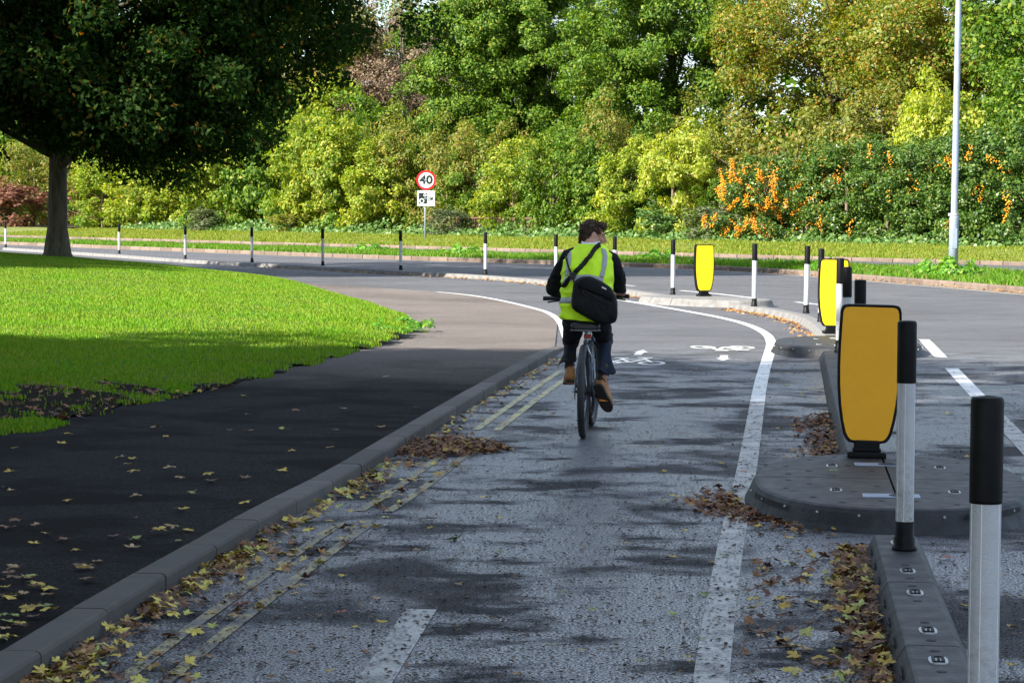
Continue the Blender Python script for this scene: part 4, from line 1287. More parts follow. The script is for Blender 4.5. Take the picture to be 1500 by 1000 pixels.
sr = empty('speed_sign', (sp.x, sp.y, sz), 0.05, 'round red bordered 40 speed sign above a white camera plate on a grey pole', 'road sign')
zc = CAM_H + (311 - 264) * px2m - sz
RX = Matrix.Rotation(math.pi / 2, 3, 'X')
def disc(name, r, y0, y1, m, par, hole=0.0, c=(0, 0), k=48):
    mb = MB()
    o_ = [(c[0] + r * math.cos(2 * math.pi * i / k), c[1] + r * math.sin(2 * math.pi * i / k)) for i in range(k)]
    if hole:
        i_ = [(c[0] + hole * math.cos(2 * math.pi * i / k), c[1] + hole * math.sin(2 * math.pi * i / k)) for i in range(k)]
        for y in (y0, y1):
            mb.add([(x, y, z) for x, z in o_] + [(x, y, z) for x, z in i_], [(a, (a + 1) % k, k + (a + 1) % k, k + a) for a in range(k)])
        mb.add([(x, y0, z) for x, z in o_] + [(x, y1, z) for x, z in o_], [(a, (a + 1) % k, k + (a + 1) % k, k + a) for a in range(k)])
        mb.add([(x, y0, z) for x, z in i_] + [(x, y1, z) for x, z in i_], [(a, (a + 1) % k, k + (a + 1) % k, k + a) for a in range(k)])
    else:
        mb.add([(x, y0, z) for x, z in o_] + [(x, y1, z) for x, z in o_], [tuple(range(k)), tuple(range(2 * k - 1, k - 1, -1))] + [(a, (a + 1) % k, k + (a + 1) % k, k + a) for a in range(k)])
    me = mb.mesh(name); fix_normals(me)
    return link(name, me, m, par)
R0 = 14.2 * px2m
f_ = disc('round_face', R0, -.012, 0.0, M['signwhite'], sr, c=(0, zc))
disc('red_border', R0 + .004, -.019, -.0125, M['signred'], f_, hole=R0 * .80, c=(0, zc))
nm = font_mesh('40', R0 * 1.18, 0.022)
nm.transform(Matrix.Translation((0, -.016, zc)) @ Matrix.Rotation(math.pi / 2, 4, 'X') @ Matrix.Scale(1.12, 4, (1, 0, 0)))
link('number', nm, M['signblack'], f_)
pz = CAM_H + (311 - 290.5) * px2m - sz
mb = MB(); mb.box((0, -.006, pz), (26 * px2m, .012, 23 * px2m)); pl = mb.build('camera_plate', M['signwhite'], sr)
mb = MB()
for (cx, cz_, w_, h_) in ((0, 11.2, 26, .6), (0, -11.2, 26, .6), (-12.7, 0, .6, 22), (12.7, 0, .6, 22)):
    mb.box((cx * px2m, -.0125, pz + cz_ * px2m), (w_ * px2m, .004, h_ * px2m))
mb.build('plate_border', M['signgrey'], pl)
mb = MB(); mb.box((-4.6 * px2m, -.014, pz), (12.2 * px2m, .007, 16 * px2m)); cb = mb.build('camera_body', M['signblack'], pl)
disc('lens_ring', 3.6 * px2m, -.023, -.018, M['signwhite'], cb, hole=2.3 * px2m, c=(-6.2 * px2m, pz - 3.8 * px2m))
disc('viewfinder', 2.2 * px2m, -.023, -.018, M['signwhite'], cb, hole=1.3 * px2m, c=(-1.6 * px2m, pz + 4.8 * px2m))
mb = MB(); mb.prism([(2.0 * px2m, pz - 5.0 * px2m), (2.0 * px2m, pz + 5.0 * px2m), (6.2 * px2m, pz + 2.6 * px2m), (6.2 * px2m, pz - 5.0 * px2m)], .011, .017, RX); mb.build('bellows', M['signgrey'], pl)
mb = MB(); mb.prism([(6.4 * px2m, pz - 2.6 * px2m), (6.4 * px2m, pz + 1.9 * px2m), (8.4 * px2m, pz + .8 * px2m), (8.4 * px2m, pz + 2.4 * px2m), (10 * px2m, pz + 2.4 * px2m), (10 * px2m, pz - 2.6 * px2m)], .011, .017, RX); mb.build('front_lens', M['signblack'], pl)
mb = MB(); mb.lathe([(0, -.2), (.045, -.2), (.045, zc + R0 * .8), (0, zc + R0 * .8)], (-1.0 * px2m, .055, 0), 14); mb.build('pole', M['galv'], sr, True)
mb = MB()
for z in (pz, zc): mb.box((-1.0 * px2m, .02, z), (.13, .09, .05))
mb.build('clamps', M['galv'], sr)

# lamp post
lp = D(1397.5, 62.0); lz = 0.14
lr = empty('lamp_post', (lp.x, lp.y, lz), 0, 'tall pale grey steel lamp post on the strip between the carriageways', 'lamp post')
lr.rotation_euler = (0, 0.004, 0)
zstep = CAM_H + (316.5 - 315) * 62 / FPX - lz
mb = MB(); mb.lathe([(0, -.2), (.120, -.2), (.117, zstep - .06), (.108, zstep - .02), (0, zstep - .02)], seg=28); bs = mb.build('base_section', M['galv'], lr, True)
mb = MB(); mb.box((0, -.113, .9), (.13, .02, .5), bev=.006); mb.build('access_door', M['galv'], bs)
mb = MB(); mb.lathe([(0, zstep - .05), (.098, zstep - .04), (.086, zstep + .04), (.068, 9.6), (.05, 9.9), (0, 9.9)], seg=24); mb.build('shaft', M['galv'], lr, True)
mb = MB(); mb.lathe([(0, zstep - .01), (.112, zstep - .01), (.112, zstep + .045), (0, zstep + .045)], seg=20); mb.box((-.125, -.02, zstep + .01), (.06, .06, .075), bev=.008); mb.build('band', M['reflector'], lr)
mb = MB(); mb.tube([(0, 0, 9.8), (-.1, -.1, 10.0), (-.5, -.45, 10.12), (-1.0, -.9, 10.15)], [.05, .04, .035, .03]); mb.build('arm', M['galv'], lr)
mb = MB(); mb.box((-1.2, -1.08, 10.14), (.30, .62, .11), Matrix.Rotation(math.radians(-48), 3, 'Z').to_3x3(), bev=.03); mb.build('lantern', M['galv'], lr)

# weed clumps
def weed(loc, r, h, n, leaf, seed, label, m=None, stem=True, group='weeds at the road edges'):
    rng = np.random.RandomState(seed)
    e = rng.normal(0, 1, (n, 3)); e /= np.linalg.norm(e, axis=1)[:, None]; e[:, 2] = np.abs(e[:, 2])
    rr = rng.uniform(.3, 1, n)[:, None] ** .5
    pos = e * rr * np.array([r, r, h]) + np.array([0, 0, .02]); pos[:, 2] *= (0.7 + .3 * np.sin(pos[:, 0] * 9 / r + seed))
    me = np_mesh('leaves', leaf_quads(pos, e, leaf, rng, .8, .5), 4)
    root = empty('weed_clump', loc, 0, label, 'weed', group)
    link('leaves', me, m or M['l_weed'], root)
    mb = MB(); rg = random.Random(seed)
    for _ in range(10):
        q = Vector((rg.uniform(-.7, .7) * r, rg.uniform(-.7, .7) * r, h * rg.uniform(.5, .9)))
        mb.tube([(q.x * .15, q.y * .15, -.02), q * .6 + Vector((0, 0, h * .1)), q], [.008, .006, .003], 5)
    mb.build('stems', M['l_weed'], root)
    return root
q = D(1388, 60.3); weed((q.x, q.y, .16), .85, .50, 900, .12, 1, 'big leafy green weed clump at the foot of the lamp post')
q = D(1425, 60.8); weed((q.x, q.y, .14), .45, .30, 300, .10, 2, 'smaller leafy weed clump just right of the lamp post foot')
q = D(965, 79.5); weed((q.x, q.y, .16), .7, .35, 260, .14, 3, 'dark green weed clump on the strip right of the cyclist')
q = Q(680, 50.5); weed((q.x, q.y, .16), .9, .35, 320, .15, 4, 'spreading green weed clump on the strip behind the lone bollard')
q = Q(540, 51); weed((q.x, q.y, .16), .8, .30, 260, .15, 5, 'broad leaved weed clump on the strip left of the speed sign')
q = D(1215, 66.5); weed((q.x, q.y, .16), .6, .32, 220, .12, 6, 'weed clump on the strip just right of the half hidden yellow sign')
q = P(588, 478, .08); weed((q.x, q.y, .06), .50, .17, 420, .06, 7, 'ragged dark green weed at the pointed tip of the lawn')
q = P(560, 486, .08); weed((q.x, q.y, .08), .6, .12, 380, .055, 8, 'low creeping weed on the lawn edge just left of its tip')

# ------------------------------------------------------------------ bicycle and rider
R_O = P(854, 641.5); HEAD = math.atan2(-0.09, 1.0)
RM = Matrix.Translation(R_O) @ Matrix.Rotation(HEAD, 4, 'Z'); RMI = RM.inverted()
def K(px, py, u):
    """pixel of the photograph to the bicycle's own frame on the plane y = u"""
    o_ = RMI @ Vector((0, 0, CAM_H)); d = RMI.to_3x3() @ ray(px, py)
    t_ = (u - o_.y) / d.y
    return o_ + d * t_
M['tyre'] = plain('black_tyre_rubber', (0.016, 0.017, 0.019), 0.6, var=0.3, scale=40)
M['framepaint'] = plain('dark_blue_frame_paint', (0.020, 0.040, 0.075), 0.28, var=0.15, scale=15, coat=0.4)
M['alu'] = plain('brushed_aluminium', (0.40, 0.43, 0.47), 0.3, metal=0.9, var=0.15, scale=40)
M['blackmetal'] = plain('black_bike_parts', (0.014, 0.015, 0.017), 0.4, metal=0.2, var=0.2, scale=40)
M['saddle'] = plain('black_saddle_vinyl', (0.020, 0.021, 0.024), 0.42, var=0.2, scale=30, bump=.001)
M['saddlegrey'] = plain('grey_saddle_trim', (0.16, 0.16, 0.17), 0.5)
M['redref'] = plain('red_reflector', (0.35, 0.008, 0.012), 0.25)
M['orgref'] = plain('orange_reflector', (0.75, 0.22, 0.01), 0.3)
bk = empty('bicycle', R_O, HEAD, 'dark bicycle with a wide black saddle being ridden away by the cyclist', 'bicycle')
WR = 0.335
def wheel(u, name='wheel', steer=0.0):
    w = empty(name, (0, u, WR), 0); w.parent = bk; w.rotation_euler = (0, 0, steer)
    mb = MB(); k = 56
    def tor(Rm, r, seg=12, tread=False):
        v = []; f = []
        for i in range(k):
            a = 2 * math.pi * i / k
            for j in range(seg):
                b = 2 * math.pi * j / seg
                rr = r * (1.0 + (0.05 if tread and (i % 2) and abs(b) < 1.2 else 0))
                q = Rm + rr * math.cos(b)
                v.append((rr * math.sin(b) * 1.0, q * math.cos(a), q * math.sin(a)))
        for i in range(k):
            for j in range(seg):
                f.append((i * seg + j, i * seg + (j + 1) % seg, ((i + 1) % k) * seg + (j + 1) % seg, ((i + 1) % k) * seg + j))
        mb.add(v, f)
    tor(WR - .025, .026, 12, True); me = mb.mesh('tyre'); fix_normals(me); link('tyre', me, M['tyre'], w, True)
    mb = MB(); tor(WR - .058, .014, 8); me = mb.mesh('rim'); fix_normals(me); link('rim', me, M['blackmetal'], w, True)
    mb = MB()
    for i in range(28):
        a = 2 * math.pi * i / 28; s = .025 if i % 2 else -.025
        mb.tube([(s, .02 * math.cos(a + .9), .02 * math.sin(a + .9)), (0, (WR - .065) * math.cos(a), (WR - .065) * math.sin(a))], .0012, 4, False)
    mb.build('spokes', M['alu'], w)
    mb = MB(); mb.tube([(-.05, 0, 0), (-.03, 0, 0), (-.028, 0, 0), (.028, 0, 0), (.03, 0, 0), (.05, 0, 0)], [.012, .012, .026, .026, .012, .012], 14); mb.build('hub', M['blackmetal'], w, False)
    return w
wheel(0.0); wheel(1.03, steer=-0.05)
BB = Vector((0, .45, .29)); ST = Vector((0, .29, .66)); HT = Vector((0, .90, .78)); HB = Vector((0, .94, .64))
mb = MB()
mb.tube([BB, ST], .0165, 12); mb.tube([ST + Vector((0, .01, -.05)), HT + Vector((0, -.005, -.04))], .016, 12); mb.tube([BB, HB], .019, 12); mb.tube([HB + Vector((0, .01, -.03)), HT], .021, 12)
for sx in (-1, 1):
    mb.tube([BB + Vector((sx * .025, -.02, 0)), Vector((sx * .045, .2, .31)), Vector((sx * .062, 0, WR))], [.011, .010, .008], 8)
    mb.tube([ST + Vector((sx * .012, -.01, -.03)), Vector((sx * .040, .16, .58)), Vector((sx * .050, .09, .50)), Vector((sx * .064, 0, WR))], [.0085, .0085, .0085, .0075], 8)
mb.tube([(-.04, BB.y, BB.z), (.04, BB.y, BB.z)], .022, 14)
mb.box((0, .165, .585), (.085, .016, .016))
mb.build('frame', M['framepaint'], bk, True)
mb = MB()
for sx in (-1, 1):
    mb.tube([(sx * .045, .955, .63), (sx * .056, .975, .55), (sx * .056, 1.03, WR)], [.013, .012, .009], 8)
mb.box((0, .955, .635), (.12, .05, .035), bev=.01)
mb.build('fork', M['blackmetal'], bk, True)
mb = MB(); mb.tube([ST + Vector((0, .02, -.06)), Vector((0, .262, .765))], .0135, 12); mb.build('seat_post', M['alu'], bk, True)
# saddle
mb = MB(); rings = []
for (y, hw, zt, th) in ((.135, .060, .808, .044), (.142, .094, .822, .066), (.16, .106, .829, .074), (.20, .107, .830, .074), (.26, .088, .824, .062), (.32, .052, .812, .045), (.38, .027, .810, .04), (.41, .018, .806, .03), (.42, .008, .800, .015)):
    ring = []
    for k in range(20):
        a = 2 * math.pi * k / 20
        cx, cz = math.cos(a), math.sin(a)
        ring.append(Vector((hw * math.copysign(abs(cx) ** .7, cx), y, zt - th / 2 + th / 2 * math.copysign(abs(cz) ** .6, cz) - (.010 * (1 - abs(cx)) if cz > 0 and y < .3 else 0))))
    rings.append(ring)
mb.loft(rings); me = mb.mesh('saddle'); fix_normals(me); sa = link('saddle', me, M['saddle'], bk, True)
mb = MB(); mb.tube([(x, .137 - .02 * (1 - (x / .1) ** 2) + .055 * (abs(x) / .105) ** 4, .762) for x in [(-.105 + .0105 * i) for i in range(21)]], .0055, 8); mb.build('saddle_trim', M['saddlegrey'], sa, True)
mb = MB()
for sx in (-1, 1): mb.tube([(sx * .03, .16, .775), (sx * .022, .22, .755), (sx * .022, .32, .755), (sx * .012, .39, .785)], .0035, 6)
mb.box((0, .262, .757), (.05, .05, .022), bev=.005); mb.build('saddle_rails', M['alu'], sa)
mb = MB(); mb.box((.012, .236, .715), (.055, .014, .030), bev=.005); mb.build('rear_reflector', M['redref'], bk)
mb = MB(); mb.box((.012, .252, .716), (.03, .02, .02)); mb.build('reflector_bracket', M['blackmetal'], bk)
# short mudguard and brake bridge above the rear wheel
mb = MB(); Lf = []; Rt = []
mb.box((0, .15, .635), (.045, .03, .05), bev=.01)
for sx in (-1, 1): mb.tube([(sx * .042, .14, .56), (sx * .036, .12, .60), (sx * .014, .13, .655), (0, .15, .662)], .008, 8)
mb.build('rear_brake', M['alu'], bk, True)
# bars
gl, gr_ = K(795.5, 437, .88), K(921.5, 434, .86)
hz = .985
mb = MB(); mb.tube([HT, HT + Vector((0, -.03, .13))], .0145, 10); mb.tube([(0, HT.y - .03, .9), (0, HT.y + .06, hz - .035)], .016, 10); mb.build('stem', M['blackmetal'], bk, True)
cx = (gl.x + gr_.x) / 2
hb = [Vector((gl.x, gl.y, gl.z)), Vector((gl.x + .14, .905, gl.z + .002)), Vector((cx - .09, .955, gl.z - .002)), Vector((cx, .965, gl.z - .012)), Vector((cx + .09, .955, gr_.z - .002)), Vector((gr_.x - .14, .90, gr_.z)), Vector((gr_.x, gr_.y, gr_.z))]
mb = MB(); mb.tube(hb, .0115, 10); mb.build('handlebar', M['blackmetal'], bk, True)
for a, b in ((hb[0], hb[1]), (hb[6], hb[5])):
    d = (b - a).normalized()
    mb = MB(); mb.tube([a, a + d * .004, a + d * .008, a + d * .125, a + d * .13], [.013, .0195, .0165, .016, .018], 14); mb.build('grip', M['tyre'], bk, True)
    mb = MB(); mb.tube([a + d * .15, a + d * .12 + Vector((0, .055, -.02)), a + d * .03 + Vector((0, .062, -.03))], .0065, 8); mb.build('brake_lever', M['blackmetal'], bk, True)
# cranks: left pedal a little higher than the right one
pL, pR = K(832, 569, .52), K(881.5, 578, .40)
pL = Vector((-.125, .52, .36)); pR = Vector((.125, .40, .245))
mb = MB()
for s, pp in ((-1, pL), (1, pR)):
    mb.tube([(s * .05, BB.y, BB.z), (s * .075, (BB.y + pp.y) / 2, (BB.z + pp.z) / 2), (s * .082, pp.y, pp.z)], [.016, .013, .012], 8)
    mb.tube([(s * .082, pp.y, pp.z), (s * .17, pp.y, pp.z)], .006, 6)
mb.build('cranks', M['alu'], bk, True)
mb = MB()
for rr in (.092,):
    for i in range(40):
        a = 2 * math.pi * i / 40
        mb.box((.048, BB.y + rr * math.cos(a), BB.z + rr * math.sin(a)), (.004, .012, .008), Matrix.Rotation(a, 3, 'X'))
mb.tube([(.046, BB.y, BB.z), (.050, BB.y, BB.z)], .088, 30)
mb.build('chainring', M['blackmetal'], bk)
mb = MB()
mb.tube([(.048, BB.y, BB.z + .092), (.05, .0, WR + .045)], .0045, 6); mb.tube([(.048, BB.y, BB.z - .092), (.05, .03, WR - .15)], .0045, 6)
mb.build('chain', M['blackmetal'], bk)
mb = MB(); mb.tube([(.062, 0, WR), (.07, .02, WR - .06), (.062, .03, WR - .15)], [.014, .012, .010], 8)
for r_, x in ((.05, .043), (.042, .048), (.035, .053)): mb.tube([(x, 0, WR), (x + .003, 0, WR)], r_, 24)
mb.tube([(.058, .03, WR - .15), (.066, .03, WR - .15)], .024, 16); mb.tube([(.058, .012, WR - .075), (.066, .012, WR - .075)], .022, 16)
mb.build('rear_gears', M['blackmetal'], bk)
mb = MB(); mb.tube([(-.066, .0, WR), (-.078, 0, WR)], .01, 8); mb.tube([(-.06, .0, WR), (-.062, 0, WR)], .07, 26); mb.build('brake_disc', M['alu'], bk)
for s, pp in ((-1, pL), (1, pR)):
    mb = MB(); mb.box((s * .125 if s < 0 else pp.x + .0, pp.y, pp.z), (.088, .075, .022), bev=.006)
    pd = mb.build('pedal', M['blackmetal'], bk)
    mb = MB(); mb.box((pp.x, pp.y - .0395, pp.z), (.062, .008, .014), bev=.002); mb.build('pedal_reflector', M['orgref'], pd)

# --- rider
M['skin'] = plain('skin', (0.50, 0.27, 0.185), 0.5, var=0.14, scale=18)
t = NT('hair_brown'); c = t.ramp(t.island(), [(0.0, (0.040, 0.021, 0.011)), (0.7, (0.10, 0.052, 0.026)), (1.0, (0.19, 0.10, 0.048))])
M['hair'] = t.set(Base_Color=c, Roughness=0.5).m
M['vest'] = plain('fluorescent_yellow_green_cloth', (0.60, 0.97, 0.006), 0.7, var=0.06, scale=10, bump=.001)
M['retro'] = plain('silver_grey_reflective_tape', (0.33, 0.345, 0.36), 0.45, var=0.08, scale=14)
M['jacket'] = plain('black_fleece', (0.010, 0.011, 0.013), 0.85, var=0.35, scale=60, bump=.002, spec=.2)
M['trousers'] = plain('black_cotton_trousers', (0.011, 0.012, 0.016), 0.8, var=0.35, scale=40, bump=.002, spec=.25)
M['navy'] = plain('dark_navy_cloth', (0.012, 0.020, 0.040), 0.75, var=0.3, scale=40, bump=.002, spec=.25)
M['shoe'] = plain('tan_leather', (0.36, 0.16, 0.045), 0.55, var=0.25, scale=22, bump=.001)
M['sole'] = plain('dark_brown_sole', (0.030, 0.022, 0.016), 0.75, var=0.3, scale=30)
M['shirt'] = plain('white_shirt_collar', (0.75, 0.77, 0.80), 0.7, var=0.04)
M['bag'] = plain('black_bag_nylon', (0.006, 0.0065, 0.008), 0.62, var=0.3, scale=50, bump=.0015, spec=.25)
pn = empty('person', R_O, HEAD, 'cyclist in a yellow green hi vis vest over black clothes, looking right', 'person')

hip = Vector((-.015, .27, .90))
nk = K(865, 352, .50); hd = K(868.5, 345.5, .57)
shL = K(835, 375, .45); shR = K(895, 380, .47)
elL = K(811, 423, .62); elR = K(906, 417, .66)
haL = K(832, 437, .885); haR = K(913, 432, .865)
hpL = Vector((-.085, .30, .86)); hpR = Vector((.085, .30, .86))
knL = K(837, 500, .70); knR = K(886, 498, .66)
anL = K(834, 541, .47); anR = K(885, 551, .36)
toeL = Vector((-.135, .60, .365)); toeR = K(894, 588, .52)

# continuous body: torso, neck, head, arms, hands, legs in one fused surface
def ringpath(mb, rings, seg=22):
    """rings: (centre, half width, half depth)"""
    R_ = []
    for c, a, b in rings:
        R_.append([Vector((c.x + a * math.copysign(abs(math.cos(w)) ** .85, math.cos(w)), c.y + b * math.copysign(abs(math.sin(w)) ** .85, math.sin(w)), c.z + (0))) for w in [2 * math.pi * k / seg for k in range(seg)]])
    mb.loft(R_)
def torso(ex, top=True):
    c0 = Vector((hip.x, hip.y, .80)); 
    T = lambda u: Vector((0, 0, 0)).lerp(Vector((0, 0, 0)), 0)
    z0, z1 = .80, nk.z - .02
    out = []
    for u, a, b in ((0, .120, .11), (.06, .142, .122), (.16, .148, .120), (.30, .140, .106), (.45, .144, .110), (.58, .152, .118), (.68, .160, .120), (.77, .160, .112), (.85, .142, .098), (.91, .112, .084), (.965, .078, .070), (1.0, .060, .060)):
        x = hip.x + (nk.x - hip.x) * u ** 1.1
        y = .285 + (nk.y - .285) * u - .035 * math.sin(math.pi * min(1, u * 1.05))
        out.append((Vector((x, y, z0 + (z1 - z0) * u)), a + ex, b + ex))
    return out
mb = MB()
ringpath(mb, torso(-.022))
mb.limb([nk + Vector((0, -.02, -.05)), nk.lerp(hd, .55) + Vector((0, .0, -.01))], [.052, .051])
# head turned to the right and a little down
HY = math.radians(-74)
HR = Matrix.Rotation(HY, 3, 'Z') @ Matrix.Rotation(math.radians(-10), 3, 'X')     # face looks along +y of the head frame
HS_ = 0.90
hp = lambda x, y, z: hd + HR @ Vector((x, y, z)) * HS_
mb.ell(hp(0, -.012, .025), (.075, .093, .092), HR * HS_, 22, 16)
mb.ell(hp(0, .028, -.040), (.060, .066, .070), HR * HS_, 20, 14)
mb.ell(hp(0, .058, -.078), (.034, .030, .026), HR * HS_)              # chin
mb.tube([hp(0, .092, .014), hp(0, .104, -.008), hp(0, .112, -.022), hp(0, .100, -.034)], [.009, .012, .015, .010], 10)   # nose
mb.ell(hp(0, .086, .028), (.050, .012, .010), HR * HS_)               # brow
mb.ell(hp(0, .090, -.050), (.023, .011, .007), HR * HS_); mb.ell(hp(0, .088, -.060), (.021, .011, .008), HR * HS_)    # lips
for s in (-1, 1):
    mb.ell(hp(s * .044, .062, -.018), (.022, .024, .020), HR * HS_)    # cheek
    mb.ell(hp(s * .088, -.010, -.006), (.012, .026, .040), HS_ * HR @ Matrix.Rotation(math.radians(12), 3, 'X'))   # ear
    mb.ell(hp(s * .080, -.016, .002), (.008, .018, .020), HR * HS_)
for sh, el, ha in ((shL, elL, haL), (shR, elR, haR)):
    wr = el.lerp(ha, .80) + Vector((0, 0, .012))
    mb.limb([sh + Vector((-.02 * (1 if sh is shR else -1), 0, -.025)), sh.lerp(el, .5), el], [.036, .036, .034]); mb.limb([el, el.lerp(wr, .4), wr], [.034, .032, .025])
    s = 1 if sh is shR else -1
    pal = ha + Vector((-s * .005, -.030, .014))
    mb.limb([wr, wr.lerp(pal, .6), pal], [.026, .028, .026], 12)
    bd = (hb[5] - hb[6]).normalized() if s > 0 else (hb[1] - hb[0]).normalized()
    g0 = ha
    for k in range(4):
        c = g0 + bd * (-.012 + .022 * k) + Vector((0, .0, 0))
        q = [c + Vector((0, -.028, .018)), c + Vector((0, .000, .031)), c + Vector((0, .026, .014)), c + Vector((0, .022, -.012)), c + Vector((0, .002, -.024))]
        mb.limb(q, [.0105, .0100, .0092, .0086, .0078], 8)
    q = [pal + bd * .018, ha + bd * .055 + Vector((0, -.026, .004)), ha + bd * .075 + Vector((0, -.008, -.018))]
    mb.limb(q, [.014, .0115, .009], 8)
for hpx, kn, an, toe in ((hpL, knL, anL, toeL), (hpR, knR, anR, toeR)):
    mb.limb([hpx, hpx.lerp(kn, .5), kn], [.066, .054, .044]); mb.limb([kn, kn.lerp(an, .35) + Vector((0, -.008, 0)), an], [.044, .042, .030])
    mb.limb([an + Vector((0, .0, -.02)), an.lerp(toe, .5), an.lerp(toe, .85)], [.022, .020, .016])
body = voxel(mb, 'body', M['skin'], pn, .0055, 3)
# eyes and eyebrows
for s in (-1, 1):
    mb = MB(); mb.ell(hp(s * .030, .071, .010), (.011, .008, .0065), HR, 12, 8); mb.build('eye', M['skin'], pn, True)
    mb = MB(); mb.ell(hp(s * .030, .0775, .010), (.0048, .003, .0045), HR, 10, 6); mb.build('iris', M['darkhole'], pn, True)
    mb = MB(); mb.tube([hp(s * .014, .092, .028), hp(s * .03, .090, .033), hp(s * .048, .078, .029)], [.003, .004, .002], 6); mb.build('eyebrow', M['hair'], pn)
# hair: cap plus many short locks
mb = MB()
mb.ell(hp(0, -.028, .040), (.081, .090, .080), HR * HS_, 22, 16)
mb.ell(hp(0, -.064, -.020), (.058, .044, .080), HR * HS_)
mb.ell(hp(.0, .045, .088), (.060, .050, .030), HR * HS_)
for s in (-1, 1):
    mb.ell(hp(s * .068, .012, .046), (.013, .030, .026), HR * HS_)
    mb.ell(hp(s * .056, -.056, -.004), (.027, .034, .060), HR * HS_)
    mb.ell(hp(s * .040, -.062, -.050), (.030, .026, .045), HR * HS_)
hair = voxel(mb, 'hair', M['hair'], pn, .006, 2)
wrinkle(hair.data, .006, 55, 3)
rg = random.Random(5); hv = [(v.co.copy(), v.normal.copy()) for v in hair.data.vertices]
mb = MB()
for _ in range(2600):
    p, n = rg.choice(hv)
    lp_ = HR.inverted() @ (p - hd)
    if lp_.z < -.06 and rg.random() < .6: continue
    if lp_.z < .022 and lp_.y > -.028: continue
    fw = HR @ Vector((0, .5, 0)); dn = Vector((0, 0, -.75))
    d = (n * .32 + dn * (0.8 if p.z < hd.z + .06 else .1) + fw * (.5 if p.z > hd.z + .05 else -.1) + Vector((rg.uniform(-.3, .3), rg.uniform(-.3, .3), rg.uniform(-.3, .2)))).normalized()
    L = rg.uniform(.010, .026); sd2 = d.cross(n)
    if sd2.length < .05: continue
    sd2.normalize(); w = rg.uniform(.0015, .0032)
    p0 = p - n * .002
    mb.add([p0 - sd2 * w, p0 + sd2 * w, p0 + d * L * .6 + n * .004 + sd2 * w * .7, p0 + d * L + n * .001, p0 + d * L * .6 + n * .004 - sd2 * w * .7], [(0, 1, 2, 3, 4)])
mb.build('hair_locks', M['hair'], hair)

# jacket: torso and sleeves
mb = MB(); ringpath(mb, [r for r in torso(.004)][:11])
for sh, el, ha in ((shL, elL, haL), (shR, elR, haR)):
    wr = el.lerp(ha, .66) + Vector((0, 0, .012))
    s = 1 if sh is shR else -1
    mb.limb([sh + Vector((-s * .03, 0, .01)), sh, sh.lerp(el, .5) + Vector((s * .012, -.008, 0)), el + Vector((s * .004, -.012, -.004))], [.056, .060, .059, .054])
    mb.limb([el + Vector((s * .004, -.012, -.004)), el.lerp(wr, .45), wr], [.054, .048, .036])
    pass
jk = voxel(mb, 'jacket', M['jacket'], pn, .007, 4); wrinkle(jk.data, .009, 11, 2); wrinkle(jk.data, .004, 26, 5)
# collar
mb = MB(); rings = []
for z, r in ((-.05, .074), (-.03, .068), (-.016, .064), (-.016, .060), (-.05, .062)):
    rings.append([nk + Vector((r * math.cos(w), r * 1.02 * math.sin(w) + .002, z + .012 * math.sin(w) + .012)) for w in [2 * math.pi * k / 24 for k in range(24)]])
mb.loft(rings, False); mb.build('shirt_collar', M['shirt'], pn, True)
# vest: a loose shell round the torso, open at the arms
tr = torso(0.0)
def vest_pt(u, w, ex=0.0):
    u = min(1, max(0, u)); k = 0
    us = [0, .06, .16, .30, .45, .58, .68, .77, .85, .91, .965, 1.0]
    while k < 10 and us[k + 1] < u: k += 1
    f = (u - us[k]) / (us[k + 1] - us[k]); f = min(1, max(0, f))
    c = tr[k][0].lerp(tr[k + 1][0], f); a = tr[k][1] * (1 - f) + tr[k + 1][1] * f; b = tr[k][2] * (1 - f) + tr[k + 1][2] * f
    lo = .014 * (1 - sstep(.45, .95, u)) + .016
    cw, sw = math.cos(w), math.sin(w)
    r = Vector((c.x + (a + lo + ex) * math.copysign(abs(cw) ** .8, cw), c.y + (b + lo + ex) * math.copysign(abs(sw) ** .85, sw), c.z))
    q = Vector((r.x * 9, r.y * 9, r.z * 7))
    rip = .010 * noise.noise(q + Vector((3, 1, 7))) + .006 * noise.noise(q * 2.3) + .010 * math.sin(w * 7 + u * 9 + 2 * noise.noise(q * .6)) * (1 - sstep(.2, .6, u))
    d = Vector((cw, sw, 0)); fold = .020 * (1 - abs(noise.noise(Vector((r.x * 5 + r.z * 7, r.y * 3, r.z * 9 - r.x * 8)) + Vector((2, 5, 1))) * 2.2)); return r + d * (rip + max(-.006, fold - .008) * (1.1 - .5 * u))
mb = MB(); rows = []
NU, NW = 120, 180
for i in range(NU + 1):
    u = .035 + (.985 - .035) * i / NU
    rows.append([vest_pt(u, 2 * math.pi * k / NW) + Vector((0, 0, -.02 * math.sin(2 * math.pi * k / NW * 1 + 1) * (1 - u))) for k in range(NW)])
hole = {}
v = [q for r in rows for q in r]; f = []
for i in range(NU):
    for k in range(NW):
        k2 = (k + 1) % NW
        w = 2 * math.pi * (k + .5) / NW; u = .035 + .93 * (i + .5) / NU
        # armholes at the sides
        cen_ = [rows[i][k], rows[i][k2], rows[i + 1][k2], rows[i + 1][k]]
        m_ = sum(cen_, Vector()) / 4
        arm = False
        for sh, s in ((shL, -1), (shR, 1)):
            if s * math.cos(w) > .35:
                dz = (m_.z - (sh.z - .055)) / .115; dy = (m_.y - sh.y - .02) / .085
                if dz * dz + dy * dy < 1: arm = True
        if not arm:
            f.append((i * NW + k, i * NW + k2, (i + 1) * NW + k2, (i + 1) * NW + k))
mb.add(v, f)
vest = mb.build('hi_vis_vest', M['vest'], pn, True)
sol = vest.modifiers.new('thickness', 'SOLIDIFY'); sol.thickness = .004; sol.offset = 1
dg = bpy.context.evaluated_depsgraph_get(); dg.update()
